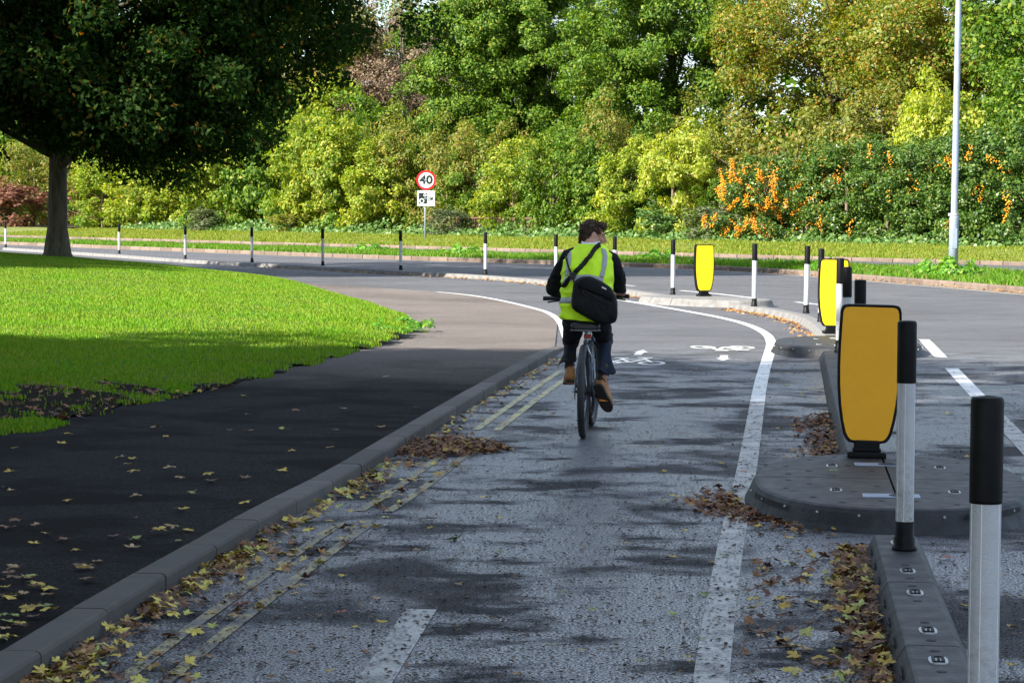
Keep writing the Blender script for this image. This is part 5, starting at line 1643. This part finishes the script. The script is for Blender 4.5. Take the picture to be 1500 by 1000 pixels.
VB = BVHTree.FromPolygons([q.co.copy() for q in vest.data.vertices], [tuple(p.vertices) for p in vest.data.polygons])
camL = RMI @ Vector((0, 0, CAM_H))
def onvest(px, py, off=.007):
    d = (RMI.to_3x3() @ ray(px, py)).normalized()
    h = VB.ray_cast(camL, d)
    if h[0] is None: return None
    n = h[1]
    if n.dot(d) > 0: n = -n
    return h[0] + n * off, n
def tape(name, pxs, width, m, par, off=.007, thick=.0):
    pts = []
    dense = []
    for a, b in zip(pxs[:-1], pxs[1:]):
        for k in range(8): dense.append((a[0] + (b[0] - a[0]) * k / 8, a[1] + (b[1] - a[1]) * k / 8))
    dense.append(pxs[-1])
    hits = [onvest(x, y, off) for x, y in dense]; hits = [h for h in hits if h]
    if len(hits) < 2: return None
    L, R2 = [], []
    cs = [h[0] for h in hits]
    for _ in range(2): cs = [cs[0]] + [(cs[i - 1] + cs[i] * 2 + cs[i + 1]) / 4 for i in range(1, len(cs) - 1)] + [cs[-1]]
    for i, c in enumerate(cs):
        tt = cs[min(i + 1, len(cs) - 1)] - cs[max(i - 1, 0)]
        if tt.length < 1e-6: tt = Vector((1, 0, 0))
        sd2 = tt.normalized().cross(hits[i][1]).normalized()
        L.append(c - sd2 * width / 2); R2.append(c + sd2 * width / 2)
    mb = MB(); mb.strip(L, R2)
    o = mb.build(name, m, par, True)
    s = o.modifiers.new('thickness', 'SOLIDIFY'); s.thickness = .004; s.offset = 0
    return o
z8 = lambda x, y: (790 + x / 5.264, 300 + y / 5.264)
tape('reflective_strip', [z8(*q) for q in ((238, 335), (236, 400), (228, 470), (216, 550))], .036, M['retro'], vest)
tape('reflective_strip', [z8(*q) for q in ((492, 345), (506, 400), (498, 470), (476, 560))], .036, M['retro'], vest)
tape('reflective_strip', [z8(*q) for q in ((192, 585), (230, 575), (290, 568), (350, 562), (400, 566), (450, 578), (490, 590))], .046, M['retro'], vest)
tape('reflective_strip', [z8(*q) for q in ((156, 742), (180, 740), (220, 738), (260, 736), (300, 738))], .048, M['retro'], vest)

# trousers
def rag(kn, an, s, flare, side):
    pass
mb = MB(); ringpath(mb, [(Vector((hip.x, .285, .78)), .10, .10), (Vector((hip.x, .285, .83)), .148, .125), (Vector((hip.x, .29, .88)), .150, .115), (Vector((hip.x, .30, .94)), .130, .095)])
for s, hpx, kn in ((-1, hpL, knL), (1, hpR, knR)):
    mb.limb([hpx, hpx.lerp(kn, .5), kn], [.088, .076, .064])
tr_o = voxel(mb, 'trousers', M['trousers'], pn, .008, 4); wrinkle(tr_o.data, .010, 12, 8)
def lower_leg(kn, an, flare_out, m, name, hem_z, back):
    mb = MB(); rings = []
    end = an + Vector((0, 0, .0)); 
    for i in range(13):
        u = i / 12
        c = (kn + Vector((0, 0, .05))).lerp(Vector((an.x, an.y, hem_z)), u)
        r = .062 - .010 * math.sin(u * 3.1) - .010 * u
        fl = max(0, (u - .55) / .45) ** 1.3
        ring = []
        for k in range(28):
            w = 2 * math.pi * k / 28
            q = Vector((math.cos(w) * r, math.sin(w) * r * 1.05, 0))
            q.x += flare_out * fl * max(0, math.cos(w) * (1 if flare_out > 0 else -1)) ** 2
            q.y += -back * fl * max(0, -math.sin(w))
            q.z = .012 * math.sin(w * 3 + u * 2) * u - .02 * fl * math.cos(w) * (1 if flare_out > 0 else -1) * .5
            d = .006 * noise.noise(Vector((math.cos(w) * 2, math.sin(w) * 2, u * 6 + flare_out * 9)))
            ring.append(c + q * (1 + d * 8))
        rings.append(ring)
    rings.append([rings[-1][k].lerp(sum(rings[-1], Vector()) / 28, .12) + Vector((0, 0, .01)) for k in range(28)])
    mb.loft(rings, True)
    return mb.build(name, m, pn, True)
lower_leg(knL, anL, -.030, M['trousers'], 'trouser_leg', anL.z + .055, .0)
lower_leg(knR, anR, .035, M['navy'], 'trouser_leg', anR.z + .03, .0)
# socks
for an, q in ((Vector((-.125, .47, .43)), anL), (K(880.5, 562, .36), anR)):
    mb = MB(); mb.limb([q + Vector((0, .03, .06)), q + Vector((0, .01, .02)), an + Vector((0, .01, .02))], [.034, .037, .038]); mb.build('sock', M['sole'], pn, True)
# shoes
def shoe(an, toe, yaw, name='shoe'):
    ax = (toe - an); L = .27
    f = ax.normalized()
    side = Vector((math.cos(yaw), math.sin(yaw), 0)); side = (side - f * side.dot(f)).normalized()
    up = side.cross(f).normalized()
    if up.z < -0.2: up = -up
    o_ = an + f * .03
    SK = .92
    mb = MB(); rings = []
    for (y, hw, zb, zt) in ((-.075, .022, -.045, .03), (-.068, .033, -.055, .055), (-.04, .038, -.058, .072), (0, .039, -.058, .066), (.05, .041, -.058, .030), (.10, .046, -.058, .010), (.15, .044, -.058, -.004), (.18, .032, -.055, -.016), (.195, .014, -.05, -.028)):
        ring = []
        for k in range(18):
            w = 2 * math.pi * k / 18
            x = hw * math.copysign(abs(math.cos(w)) ** .7, math.cos(w)); z = (zb + zt) / 2 + (zt - zb) / 2 * math.copysign(abs(math.sin(w)) ** .7, math.sin(w))
            ring.append(o_ + side * x * SK + f * y * SK + up * z * SK)
        rings.append(ring)
    mb.loft(rings); me = mb.mesh(name); fix_normals(me)
    s = link(name, me, M['shoe'], pn, True)
    mb = MB(); rings = []
    for (y, hw) in ((-.082, .022), (-.074, .036), (-.04, .042), (0, .041), (.05, .043), (.10, .050), (.15, .048), (.185, .036), (.203, .015)):
        rings.append([o_ + (side * (sx * hw) + f * y + up * z) * SK for sx, z in ((-1, -.076), (-1, -.054), (1, -.054), (1, -.076))])
    mb.loft(rings); me = mb.mesh('sole'); fix_normals(me); link('sole', me, M['sole'], s)
    mb = MB()
    mb.ell(o_ + f * -.015 + up * .066, (.036, .036, .012), Matrix((side, f, up)).transposed()); mb.build('collar', M['sole'], s, True)
    return s
shoe(Vector((-.125, .47, .43)), Vector((-.15, .66, .405)), .0)
shoe(K(880.5, 562, .36), K(894, 592, .47), -.2)

# messenger bag worn across the back
bg = empty('messenger_bag', R_O, HEAD, 'black messenger bag slung low across the back of the cyclist', 'bag')
bo = [z8(*q) for q in ((268, 592), (300, 577), (340, 560), (380, 554), (430, 570), (500, 606), (556, 645), (578, 690), (598, 760), (600, 830), (592, 888), (560, 908), (520, 922), (480, 920), (430, 900), (370, 868), (310, 836), (262, 806), (252, 780), (256, 700))]
UB = .078
def bagpt(px, u): return K(px[0], px[1], u)
cenb = z8(425, 745)
rings = []
for (f_, u) in ((.55, UB + .10), (.93, UB + .09), (.985, UB + .075), (1.0, UB + .05), (.985, UB + .022), (.93, UB + .004), (.80, UB - .006), (.45, UB - .014), (.1, UB - .016)):
    rings.append([bagpt((cenb[0] + (x - cenb[0]) * f_ * 1.04, cenb[1] + (y - cenb[1]) * f_ * 1.04), u) for x, y in [q for q in bo]])
mb = MB(); mb.loft(rings); me = mb.mesh('bag_body'); fix_normals(me)
bb = link('bag_body', me, M['bag'], bg, True)
ss = bb.modifiers.new('sub', 'SUBSURF'); ss.levels = 2; ss.render_levels = 2
dt = bpy.data.textures.new('bag_folds', 'CLOUDS'); dt.noise_scale = .07
dm = bb.modifiers.new('folds', 'DISPLACE'); dm.texture = dt; dm.strength = .014; dm.mid_level = .5
# flap over the upper part, zip and label patch
fo = [(bo[i][0], bo[i][1]) for i in (1, 2, 3, 4, 5, 6)] + [z8(566, 740), z8(520, 722), z8(440, 690), z8(350, 655), z8(300, 640)]
cf = z8(430, 640)
rings = []
for (f_, u) in ((.96, UB + .02), (1.0, UB - .012), (.96, UB - .020), (.6, UB - .026), (.1, UB - .027)):
    rings.append([bagpt((cf[0] + (x - cf[0]) * f_, cf[1] + (y - cf[1]) * f_), u) for x, y in fo])
mb = MB(); mb.loft(rings); me = mb.mesh('flap'); fix_normals(me); fl = link('flap', me, M['bag'], bg, True)
mb = MB(); mb.tube([bagpt(z8(*q), UB - .020) for q in ((330, 652), (400, 690), (480, 735), (560, 768))], .004, 6); mb.tube([bagpt(z8(*q), UB - .022) for q in ((335, 655), (345, 690), (372, 700), (378, 680))], .004, 6); mb.build('piping', M['blackmetal'], bb)
mb = MB(); a_, b_ = bagpt(z8(482, 634), UB - .031), bagpt(z8(516, 650), UB - .031)
d = (b_ - a_); hgt = Vector((0, 0, .011))
mb.add([a_ - hgt * .5, b_ - hgt * .5, b_ + hgt * .5, a_ + hgt * .5], [(0, 1, 2, 3)]); lb = mb.build('label_patch', M['shirt'], fl)
sm = lb.modifiers.new('t', 'SOLIDIFY'); sm.thickness = .003
# strap: wide pad from the right shoulder to the left hip, and a thin strap
def strap(name, pxs, wa, th, m):
    pts = []
    for (a, b) in zip(pxs[:-1], pxs[1:]):
        for k in range(6):
            h = onvest(a[0] + (b[0] - a[0]) * k / 6, a[1] + (b[1] - a[1]) * k / 6, th * .6 + .008)
            if h: pts.append(h[0])
    h = onvest(*pxs[-1], th * .6 + .008)
    if h: pts.append(h[0])
    for _ in range(2): pts = [pts[0]] + [(pts[i - 1] + pts[i] * 2 + pts[i + 1]) / 4 for i in range(1, len(pts) - 1)] + [pts[-1]]
    mb = MB(); n = len(pts)
    mb.tube(pts, [wa * (1 + .10 * math.sin(i * 2.1) * (1 if wa > .015 else 0)) for i in range(n)], 10, True, th / wa, Vector((0, 0, 1)))
    return mb.build(name, m, bg, True)
strap('strap', [z8(*q) for q in ((462, 322), (430, 345), (395, 400), (350, 450), (300, 505), (265, 548), (225, 590), (198, 625))], .021, .011, M['bag'])
strap('thin_strap', [z8(*q) for q in ((205, 345), (212, 420), (235, 490), (262, 550), (272, 600))], .008, .006, M['bag'])
mb = MB(); h = onvest(*z8(264, 556), .022)
if h: mb.box(h[0], (.045, .02, .05), bev=.006); mb.build('buckle', M['blackmetal'], bg)

# ------------------------------------------------------------------ fallen leaves and debris
def maple(seed, lobes=5, simple=False):
    rg = random.Random(seed); mb = MB()
    out = []
    if simple:
        for k in range(12):
            a = 2 * math.pi * k / 12
            out.append((.30 * math.cos(a) * (1 - .2 * math.sin(a)), .5 * math.sin(a)))
    else:
        angs = [-118, -62, 0, 62, 118]; lens = [.34, .50, .58, .50, .34]
        for i, (a, L) in enumerate(zip(angs, lens)):
            L *= rg.uniform(.85, 1.12); a += rg.uniform(-6, 6)
            r = lambda d, q: (q * math.sin(math.radians(a + d)), q * math.cos(math.radians(a + d)))
            out += [r(-24, L * .52), r(-15, L * .62), r(-16, L * .76), r(-7, L * .78), r(0, L), r(7, L * .78), r(16, L * .76), r(15, L * .62), r(24, L * .52)]
            if i < 4: out.append((.17 * math.sin(math.radians((angs[i] + angs[i + 1]) / 2)), .17 * math.cos(math.radians((angs[i] + angs[i + 1]) / 2))))
        out.append((0.02, -.10)); out.insert(0, (-.02, -.10))
    cu = rg.uniform(.1, .8); cv = rg.uniform(-.4, .7); ph = rg.uniform(0, 6)
    H = lambda x, y: cu * x * x + cv * y * y * .6 + .05 * math.sin(x * 9 + ph) * math.cos(y * 8)
    k = len(out)
    mb.add([(0, 0, 0)] + [(x * .5, y * .5, H(x * .5, y * .5)) for x, y in out] + [(x, y, H(x, y)) for x, y in out],
           [(0, 1 + i, 1 + (i + 1) % k) for i in range(k)] + [(1 + i, 1 + k + i, 1 + k + (i + 1) % k, 1 + (i + 1) % k) for i in range(k)])
    mb.add([(-.008, -.06, .01), (.008, -.06, .01), (.006 + .05 * math.sin(ph), -.45, .05), (-.004 + .05 * math.sin(ph), -.45, .05)], [(0, 1, 2, 3)])
    return mb
LEAFC = {'yellow': [(0, (.42, .30, .03)), (1, (.62, .46, .06))], 'green': [(0, (.14, .20, .04)), (1, (.32, .38, .08))], 'brown': [(0, (.10, .045, .018)), (1, (.22, .10, .035))],
         'tan': [(0, (.30, .19, .08)), (1, (.46, .32, .14))], 'red': [(0, (.34, .05, .025)), (1, (.42, .10, .03))]}
for k_, st in LEAFC.items():
    t = NT('fallen_leaf_' + k_)
    c = t.ramp(t.objrand(), st)
    c = t.mix(t.ramp(t.noise(7, 4), [(.5, 0.0), (.72, .7)]), c, (.10, .05, .02))
    M['fl_' + k_] = t.set(Base_Color=c, Roughness=.55).m
LM = {k_: [] for k_ in LEAFC}
for i in range(5):
    base_ = maple(200 + i)
    for k_ in LEAFC:
        me = base_.mesh('leaf'); me.materials.append(M['fl_' + k_]); LM[k_].append(me)
rl = random.Random(31)
def drop_leaf(x, y, z, colr, size, label, group, tilt=.14):
    o = bpy.data.objects.new('fallen_leaf', rl.choice(LM[colr])); COL.objects.link(o)
    s = size * rl.uniform(.75, 1.25); o.scale = (s * rl.uniform(.8, 1.1), s, s)
    flip = math.pi if rl.random() < .4 else 0
    o.rotation_euler = (flip + rl.uniform(-tilt, tilt), rl.uniform(-tilt, tilt), rl.uniform(0, 6.28))
    o.location = (x, y, z + (.012 if not flip else .028) * s / .1)
    tag(o, label, 'leaf', group)
def pick(w):
    r = rl.random() * sum(w.values())
    for k_, v_ in w.items():
        r -= v_
        if r <= 0: return k_
    return k_
kx = lambda y: min(kfront, key=lambda q: abs(q.y - y)).x
def kxi(y):
    for a, b in zip(kfront[:-1], kfront[1:]):
        if a.y <= y <= b.y: return a.x + (b.x - a.x) * (y - a.y) / (b.y - a.y)
    return kfront[-1].x
wlx = lambda y: min(wl, key=lambda q: abs(q.y - y)).x
SURF = {'foot': 'the dark footway', 'lane': 'the wet cycle lane', 'strip': 'the strip left of the rubber kerb', 'carr': 'the carriageway at right', 'soil': 'the bare soil at the lawn edge'}
def leaf_at(x, y, z, surf, w, size):
    c_ = pick(w)
    drop_leaf(x, y, z, c_, size, c_ + ' maple leaf lying on ' + SURF[surf], c_ + ' leaves on ' + SURF[surf])
MIX = {'yellow': 5, 'green': 1.6, 'brown': 2.2, 'tan': 2.2}
def ydist(d0, d1): return 1 / (1 / d1 + (1 / d0 - 1 / d1) * rl.random())
nl = 0
while nl < 92:
    y = ydist(8.5, 24); x = rl.uniform(-.21 * y, kxi(y) - .18)
    if pip(np.array([x]), np.array([y]), LP)[0]: continue
    leaf_at(x, y, KH, 'foot', MIX, .085); nl += 1
for _ in range(95):
    y = ydist(8.3, 26); x = rl.uniform(kxi(y) + .15, wlx(y)); leaf_at(x, y, .003, 'lane', {'yellow': 5, 'green': 2, 'brown': 4, 'tan': 1.5, 'red': .4}, .065)
for _ in range(55):
    y = ydist(8.3, 25); x = rl.uniform(wlx(y) + .1, kc(y).x - .2)
    if ((x - isl1.x) / .85) ** 2 + ((y - isl1.y) / 1.52) ** 2 < 1.05: continue
    leaf_at(x, y, .003, 'strip', {'yellow': 4, 'green': 2, 'brown': 4, 'tan': 1.5}, .08)
for _ in range(22):
    y = ydist(8.5, 20); x = rl.uniform(kc(y).x + .2, .225 * y)
    if ((x - isl1.x) / .85) ** 2 + ((y - isl1.y) / 1.52) ** 2 < 1.05: continue
    leaf_at(x, y, .003, 'carr', {'yellow': 4, 'brown': 3, 'tan': 1.5}, .08)
for _ in range(26):
    y = rl.uniform(14.5, 21); x = rl.uniform(-.22 * y, -.5)
    if pip(np.array([x]), np.array([y]), LP)[0] and soil_mask(np.array([x]), np.array([y]))[0]: leaf_at(x, y, zl(x, y) + .005, 'soil', {'yellow': 2, 'tan': 4, 'brown': 3}, .085)
for px, py, c_, lab in ((1217, 695, 'green', 'yellow green maple leaf lying on top of the big rubber island'), (1186, 699, 'tan', 'small yellow leaf by the seam on top of the big rubber island'),
                        (1390, 820, 'red', 'bright red leaf on the road just right of the near rubber kerb')):
    q = P(px, py, IH if py < 750 else 0); drop_leaf(q.x, q.y, q.z + .003, c_, .085 if c_ != 'tan' else .05, lab, 'single leaves by the big island')
q = P(668, 792); drop_leaf(q.x, q.y, .003, 'green', .12, 'largest yellow green leaf, alone in the middle of the cycle lane', 'single leaves in the lane', .45)
q = P(551, 690); drop_leaf(q.x, q.y, .01, 'green', .10, 'upright fresh green leaf against the kerb by the brown leaf pile', 'single leaves at the kerb', .8)

# leaf litter piles (uncountable)
rp = np.random.RandomState(12)
LT = {}
for nm_, st in (('mixed', [(0, (.07, .03, .014)), (.30, (.20, .085, .03)), (.5, (.34, .19, .06)), (.68, (.56, .42, .09)), (.86, (.66, .54, .10)), (1, (.36, .42, .12))]),
                ('brown', [(0, (.07, .028, .012)), (.5, (.17, .065, .022)), (.85, (.27, .12, .035)), (1, (.45, .33, .06))]),
                ('bank', [(0, (.05, .022, .012)), (.45, (.14, .055, .022)), (.7, (.26, .12, .035)), (.85, (.50, .36, .07)), (1, (.34, .38, .10))]),
                ('orange', [(0, (.28, .13, .04)), (.6, (.45, .22, .07)), (1, (.55, .34, .12))])):
    t = NT('leaf_litter_' + nm_); M['lt_' + nm_] = t.set(Base_Color=t.ramp(t.island(), st), Roughness=.6).m
tmpl = []
for i in range(6):
    m_ = maple(300 + i); tmpl.append((np.array(m_.v), m_.f))
def litter(name, pts, size, m, label, tilt=.5):
    V = []; F = []; off = 0
    for (x, y, z) in pts:
        v, f = tmpl[rp.randint(6)]
        s = size * rp.uniform(.6, 1.2)
        Rm = np.array((Matrix.Rotation(rp.uniform(0, 6.28), 3, 'Z') @ Matrix.Rotation(rp.uniform(-tilt, tilt) + (math.pi if rp.rand() < .4 else 0), 3, 'X') @ Matrix.Rotation(rp.uniform(-tilt, tilt), 3, 'Y')))
        vv_ = (v * s) @ Rm.T
        vv_[:, 2] -= min(0, vv_[:, 2].min()) * .6
        V.append(vv_ + np.array([x, y, z])); F += [tuple(i + off for i in q) for q in f]; off += len(v)
    me = bpy.data.meshes.new(name); me.from_pydata(np.concatenate(V).tolist(), [], F); me.update()
    return tag(link(name, me, m), label, 'leaf litter', kind='stuff')
pts = []
for _ in range(1650):
    y = ydist(7.5, 15.6); w = abs(rp.normal(0, .085)) + .02
    if rp.rand() < .22: w = rp.uniform(.03, .55)
    if rp.rand() > .22 + .78 * abs(math.sin(y * 2.1) * math.sin(y * .9 + 1)): continue
    pts.append((kxi(y) + w, y, .004 + max(0, .03 - w * .12) * rp.rand()))
litter('leaf_litter', pts, .078, M['lt_mixed'], 'drift of yellow and brown leaves in the gutter along the near kerb')
pts = []
for _ in range(2500):
    y = rp.uniform(14.6, 21.5); x = rp.uniform(-.22 * y, -.5)
    xa, ya = np.array([x]), np.array([y])
    if pip(xa, ya, LP)[0] and soil_mask(xa, ya)[0] and len(pts) < 170: pts.append((x, y, zl(x, y) + .01))
litter('leaf_litter', pts, .07, M['lt_brown'], 'decaying leaves scattered on the bare soil at the lawn edge')
pts = []
for _ in range(1000):
    a = rp.uniform(0, 1); y = 15.9 + 1.3 * (rp.rand() + rp.rand()) / 2 * 1.0
    y = 16.55 + rp.normal(0, .35); w = rp.uniform(.02, .75 - .5 * abs(y - 16.55))
    if w < .02: continue
    pts.append((kxi(y) + w, y, .004 + .05 * rp.rand() * max(0, 1 - w)))
litter('leaf_litter', pts, .06, M['lt_brown'], 'heap of wet brown leaves against the kerb left of the cyclist')
pts = []
for _ in range(200):
    y = rp.uniform(17.5, 27); w = abs(rp.normal(0, .1)) + .03
    pts.append((kxi(y) + w, y, .004 + .02 * rp.rand()))
litter('leaf_litter', pts, .06, M['lt_mixed'], 'thin scatter of leaves along the far kerb by the double yellow lines')
pts = []
for _ in range(800):
    y = rp.uniform(7.2, 11.6); w = abs(rp.normal(0, .075)) + .0
    if rp.rand() < .15: w = rp.uniform(0, .5)
    pts.append((kc(y).x - .155 - w, y, .004 + max(0, .05 - w * .25) * rp.rand()))
litter('leaf_litter', pts, .085, M['lt_bank'], 'bank of brown and yellow leaves along the left side of the near rubber kerb')
pts = []
for _ in range(330):
    t_ = rp.normal(math.pi * 1.08, .28); r_ = 1.05 + abs(rp.normal(0, .16))
    pts.append((isl1.x + .80 * r_ * math.cos(t_) - .03, isl1.y + 1.46 * r_ * math.sin(t_) * .95 - .1, .004 + .06 * rp.rand() * max(0, 1.25 - r_)))
litter('leaf_litter', pts, .07, M['lt_brown'], 'pile of brown leaves caught against the left end of the big rubber island')
pts = []
for _ in range(430):
    y = rp.uniform(15.3, 19.5); w = abs(rp.normal(0, .13))
    pts.append((kc(y).x - .16 - w, y, .004 + max(0, .05 - w * .25) * rp.rand()))
litter('leaf_litter', pts, .07, M['lt_brown'], 'brown leaves piled along the rubber kerb behind the orange sign')
pts = []
for _ in range(420):
    k3 = smooth_poly([Vector((x, y, 0)) for x, y in KR3], 2); i = rp.randint(len(k3) - 1); q = k3[i].lerp(k3[i + 1], rp.rand())
    pts.append((q.x - .17 - abs(rp.normal(0, .12)), q.y - abs(rp.normal(0, .06)), .004 + .02 * rp.rand()))
litter('leaf_litter', pts, .07, M['lt_orange'], 'orange brown leaves lining the curved grey rubber kerb')
pts = []
k4 = smooth_poly([Vector((x, y, 0)) for x, y in KR4], 2); n4 = normals2d(k4)
for _ in range(620):
    i = rp.randint(int((len(k4) - 1) * .62)); f_ = rp.rand(); q = k4[i].lerp(k4[i + 1], f_) - n4[i] * (.17 + abs(rp.normal(0, .14)))
    pts.append((q.x, q.y, .004 + .02 * rp.rand()))
litter('leaf_litter', pts, .08, M['lt_orange'], 'orange brown leaves along the long pale kerb under the bollards')
pts = []
for _ in range(900):
    i = rp.randint(20, len(A) - 90); 
    if not (50 < A[i].y < 72): continue
    nn_ = normals2d(A[i - 1:i + 2])[1]; q = A[i] - nn_ * (.03 + abs(rp.normal(0, .18)) * (1 if A[i].y < 62 else .5))
    pts.append((q.x, q.y + rp.uniform(-.5, .5), .006 + .03 * rp.rand()))
litter('leaf_litter', pts, .10, M['lt_orange'], 'orange leaves drifted along the far kerb below the lamp post')
# small grit and leaf crumbs on the tarmac
t = NT('dark_crumbs'); M['crumb'] = t.set(Base_Color=t.ramp(t.island(), [(0, (.012, .009, .007)), (.75, (.05, .03, .018)), (1, (.22, .13, .06))]), Roughness=.8).m
n = 11000
inv_ = rp.uniform(1 / 27, 1 / 8.2, n); Y = 1 / inv_
XL = np.array([kxi(y) for y in Y]) + .05
X = XL + (0.21 * Y + .3 - XL) * rp.uniform(0, 1, n)
ok = np.abs(X - (1.41 + (Y - 7.9) * .1108)) > .18
ok &= ((X - isl1.x) / .85) ** 2 + ((Y - isl1.y) / 1.52) ** 2 > 1.05
X, Y = X[ok], Y[ok]; n = len(X)
v = leaf_quads(np.stack([X, Y, np.full(n, .007)], 1), np.tile([0, 0, 1.0], (n, 1)), .022, rp, .6, 2.0, .7)
tag(link('road_crumbs', np_mesh('road_crumbs', v, 4), M['crumb']), 'dark leaf crumbs and grit scattered over the wet tarmac', 'grit', kind='stuff')
for px, py, L, a_, lab in ((626, 762, .10, .4, 'short dark twig lying in the cycle lane near the gutter'), (930, 690, .13, -.1, 'thin twig lying behind the rear wheel to the right'), (1150, 952, .18, .2, 'longest twig, between the white line and the rubber kerb')):
    q = P(px, py); mb = MB(); d = Vector((math.cos(a_), math.sin(a_), 0))
    mb.tube([-d * L / 2 + Vector((0, 0, .006)), Vector((.01, .012, .010)), d * L / 2 + Vector((0, 0, .006))], [.003, .004, .002], 6)
    o = mb.build('twig', M['twig']); o.location = (q.x, q.y, .004)
    tag(o, lab, 'twig', 'twigs on the road')
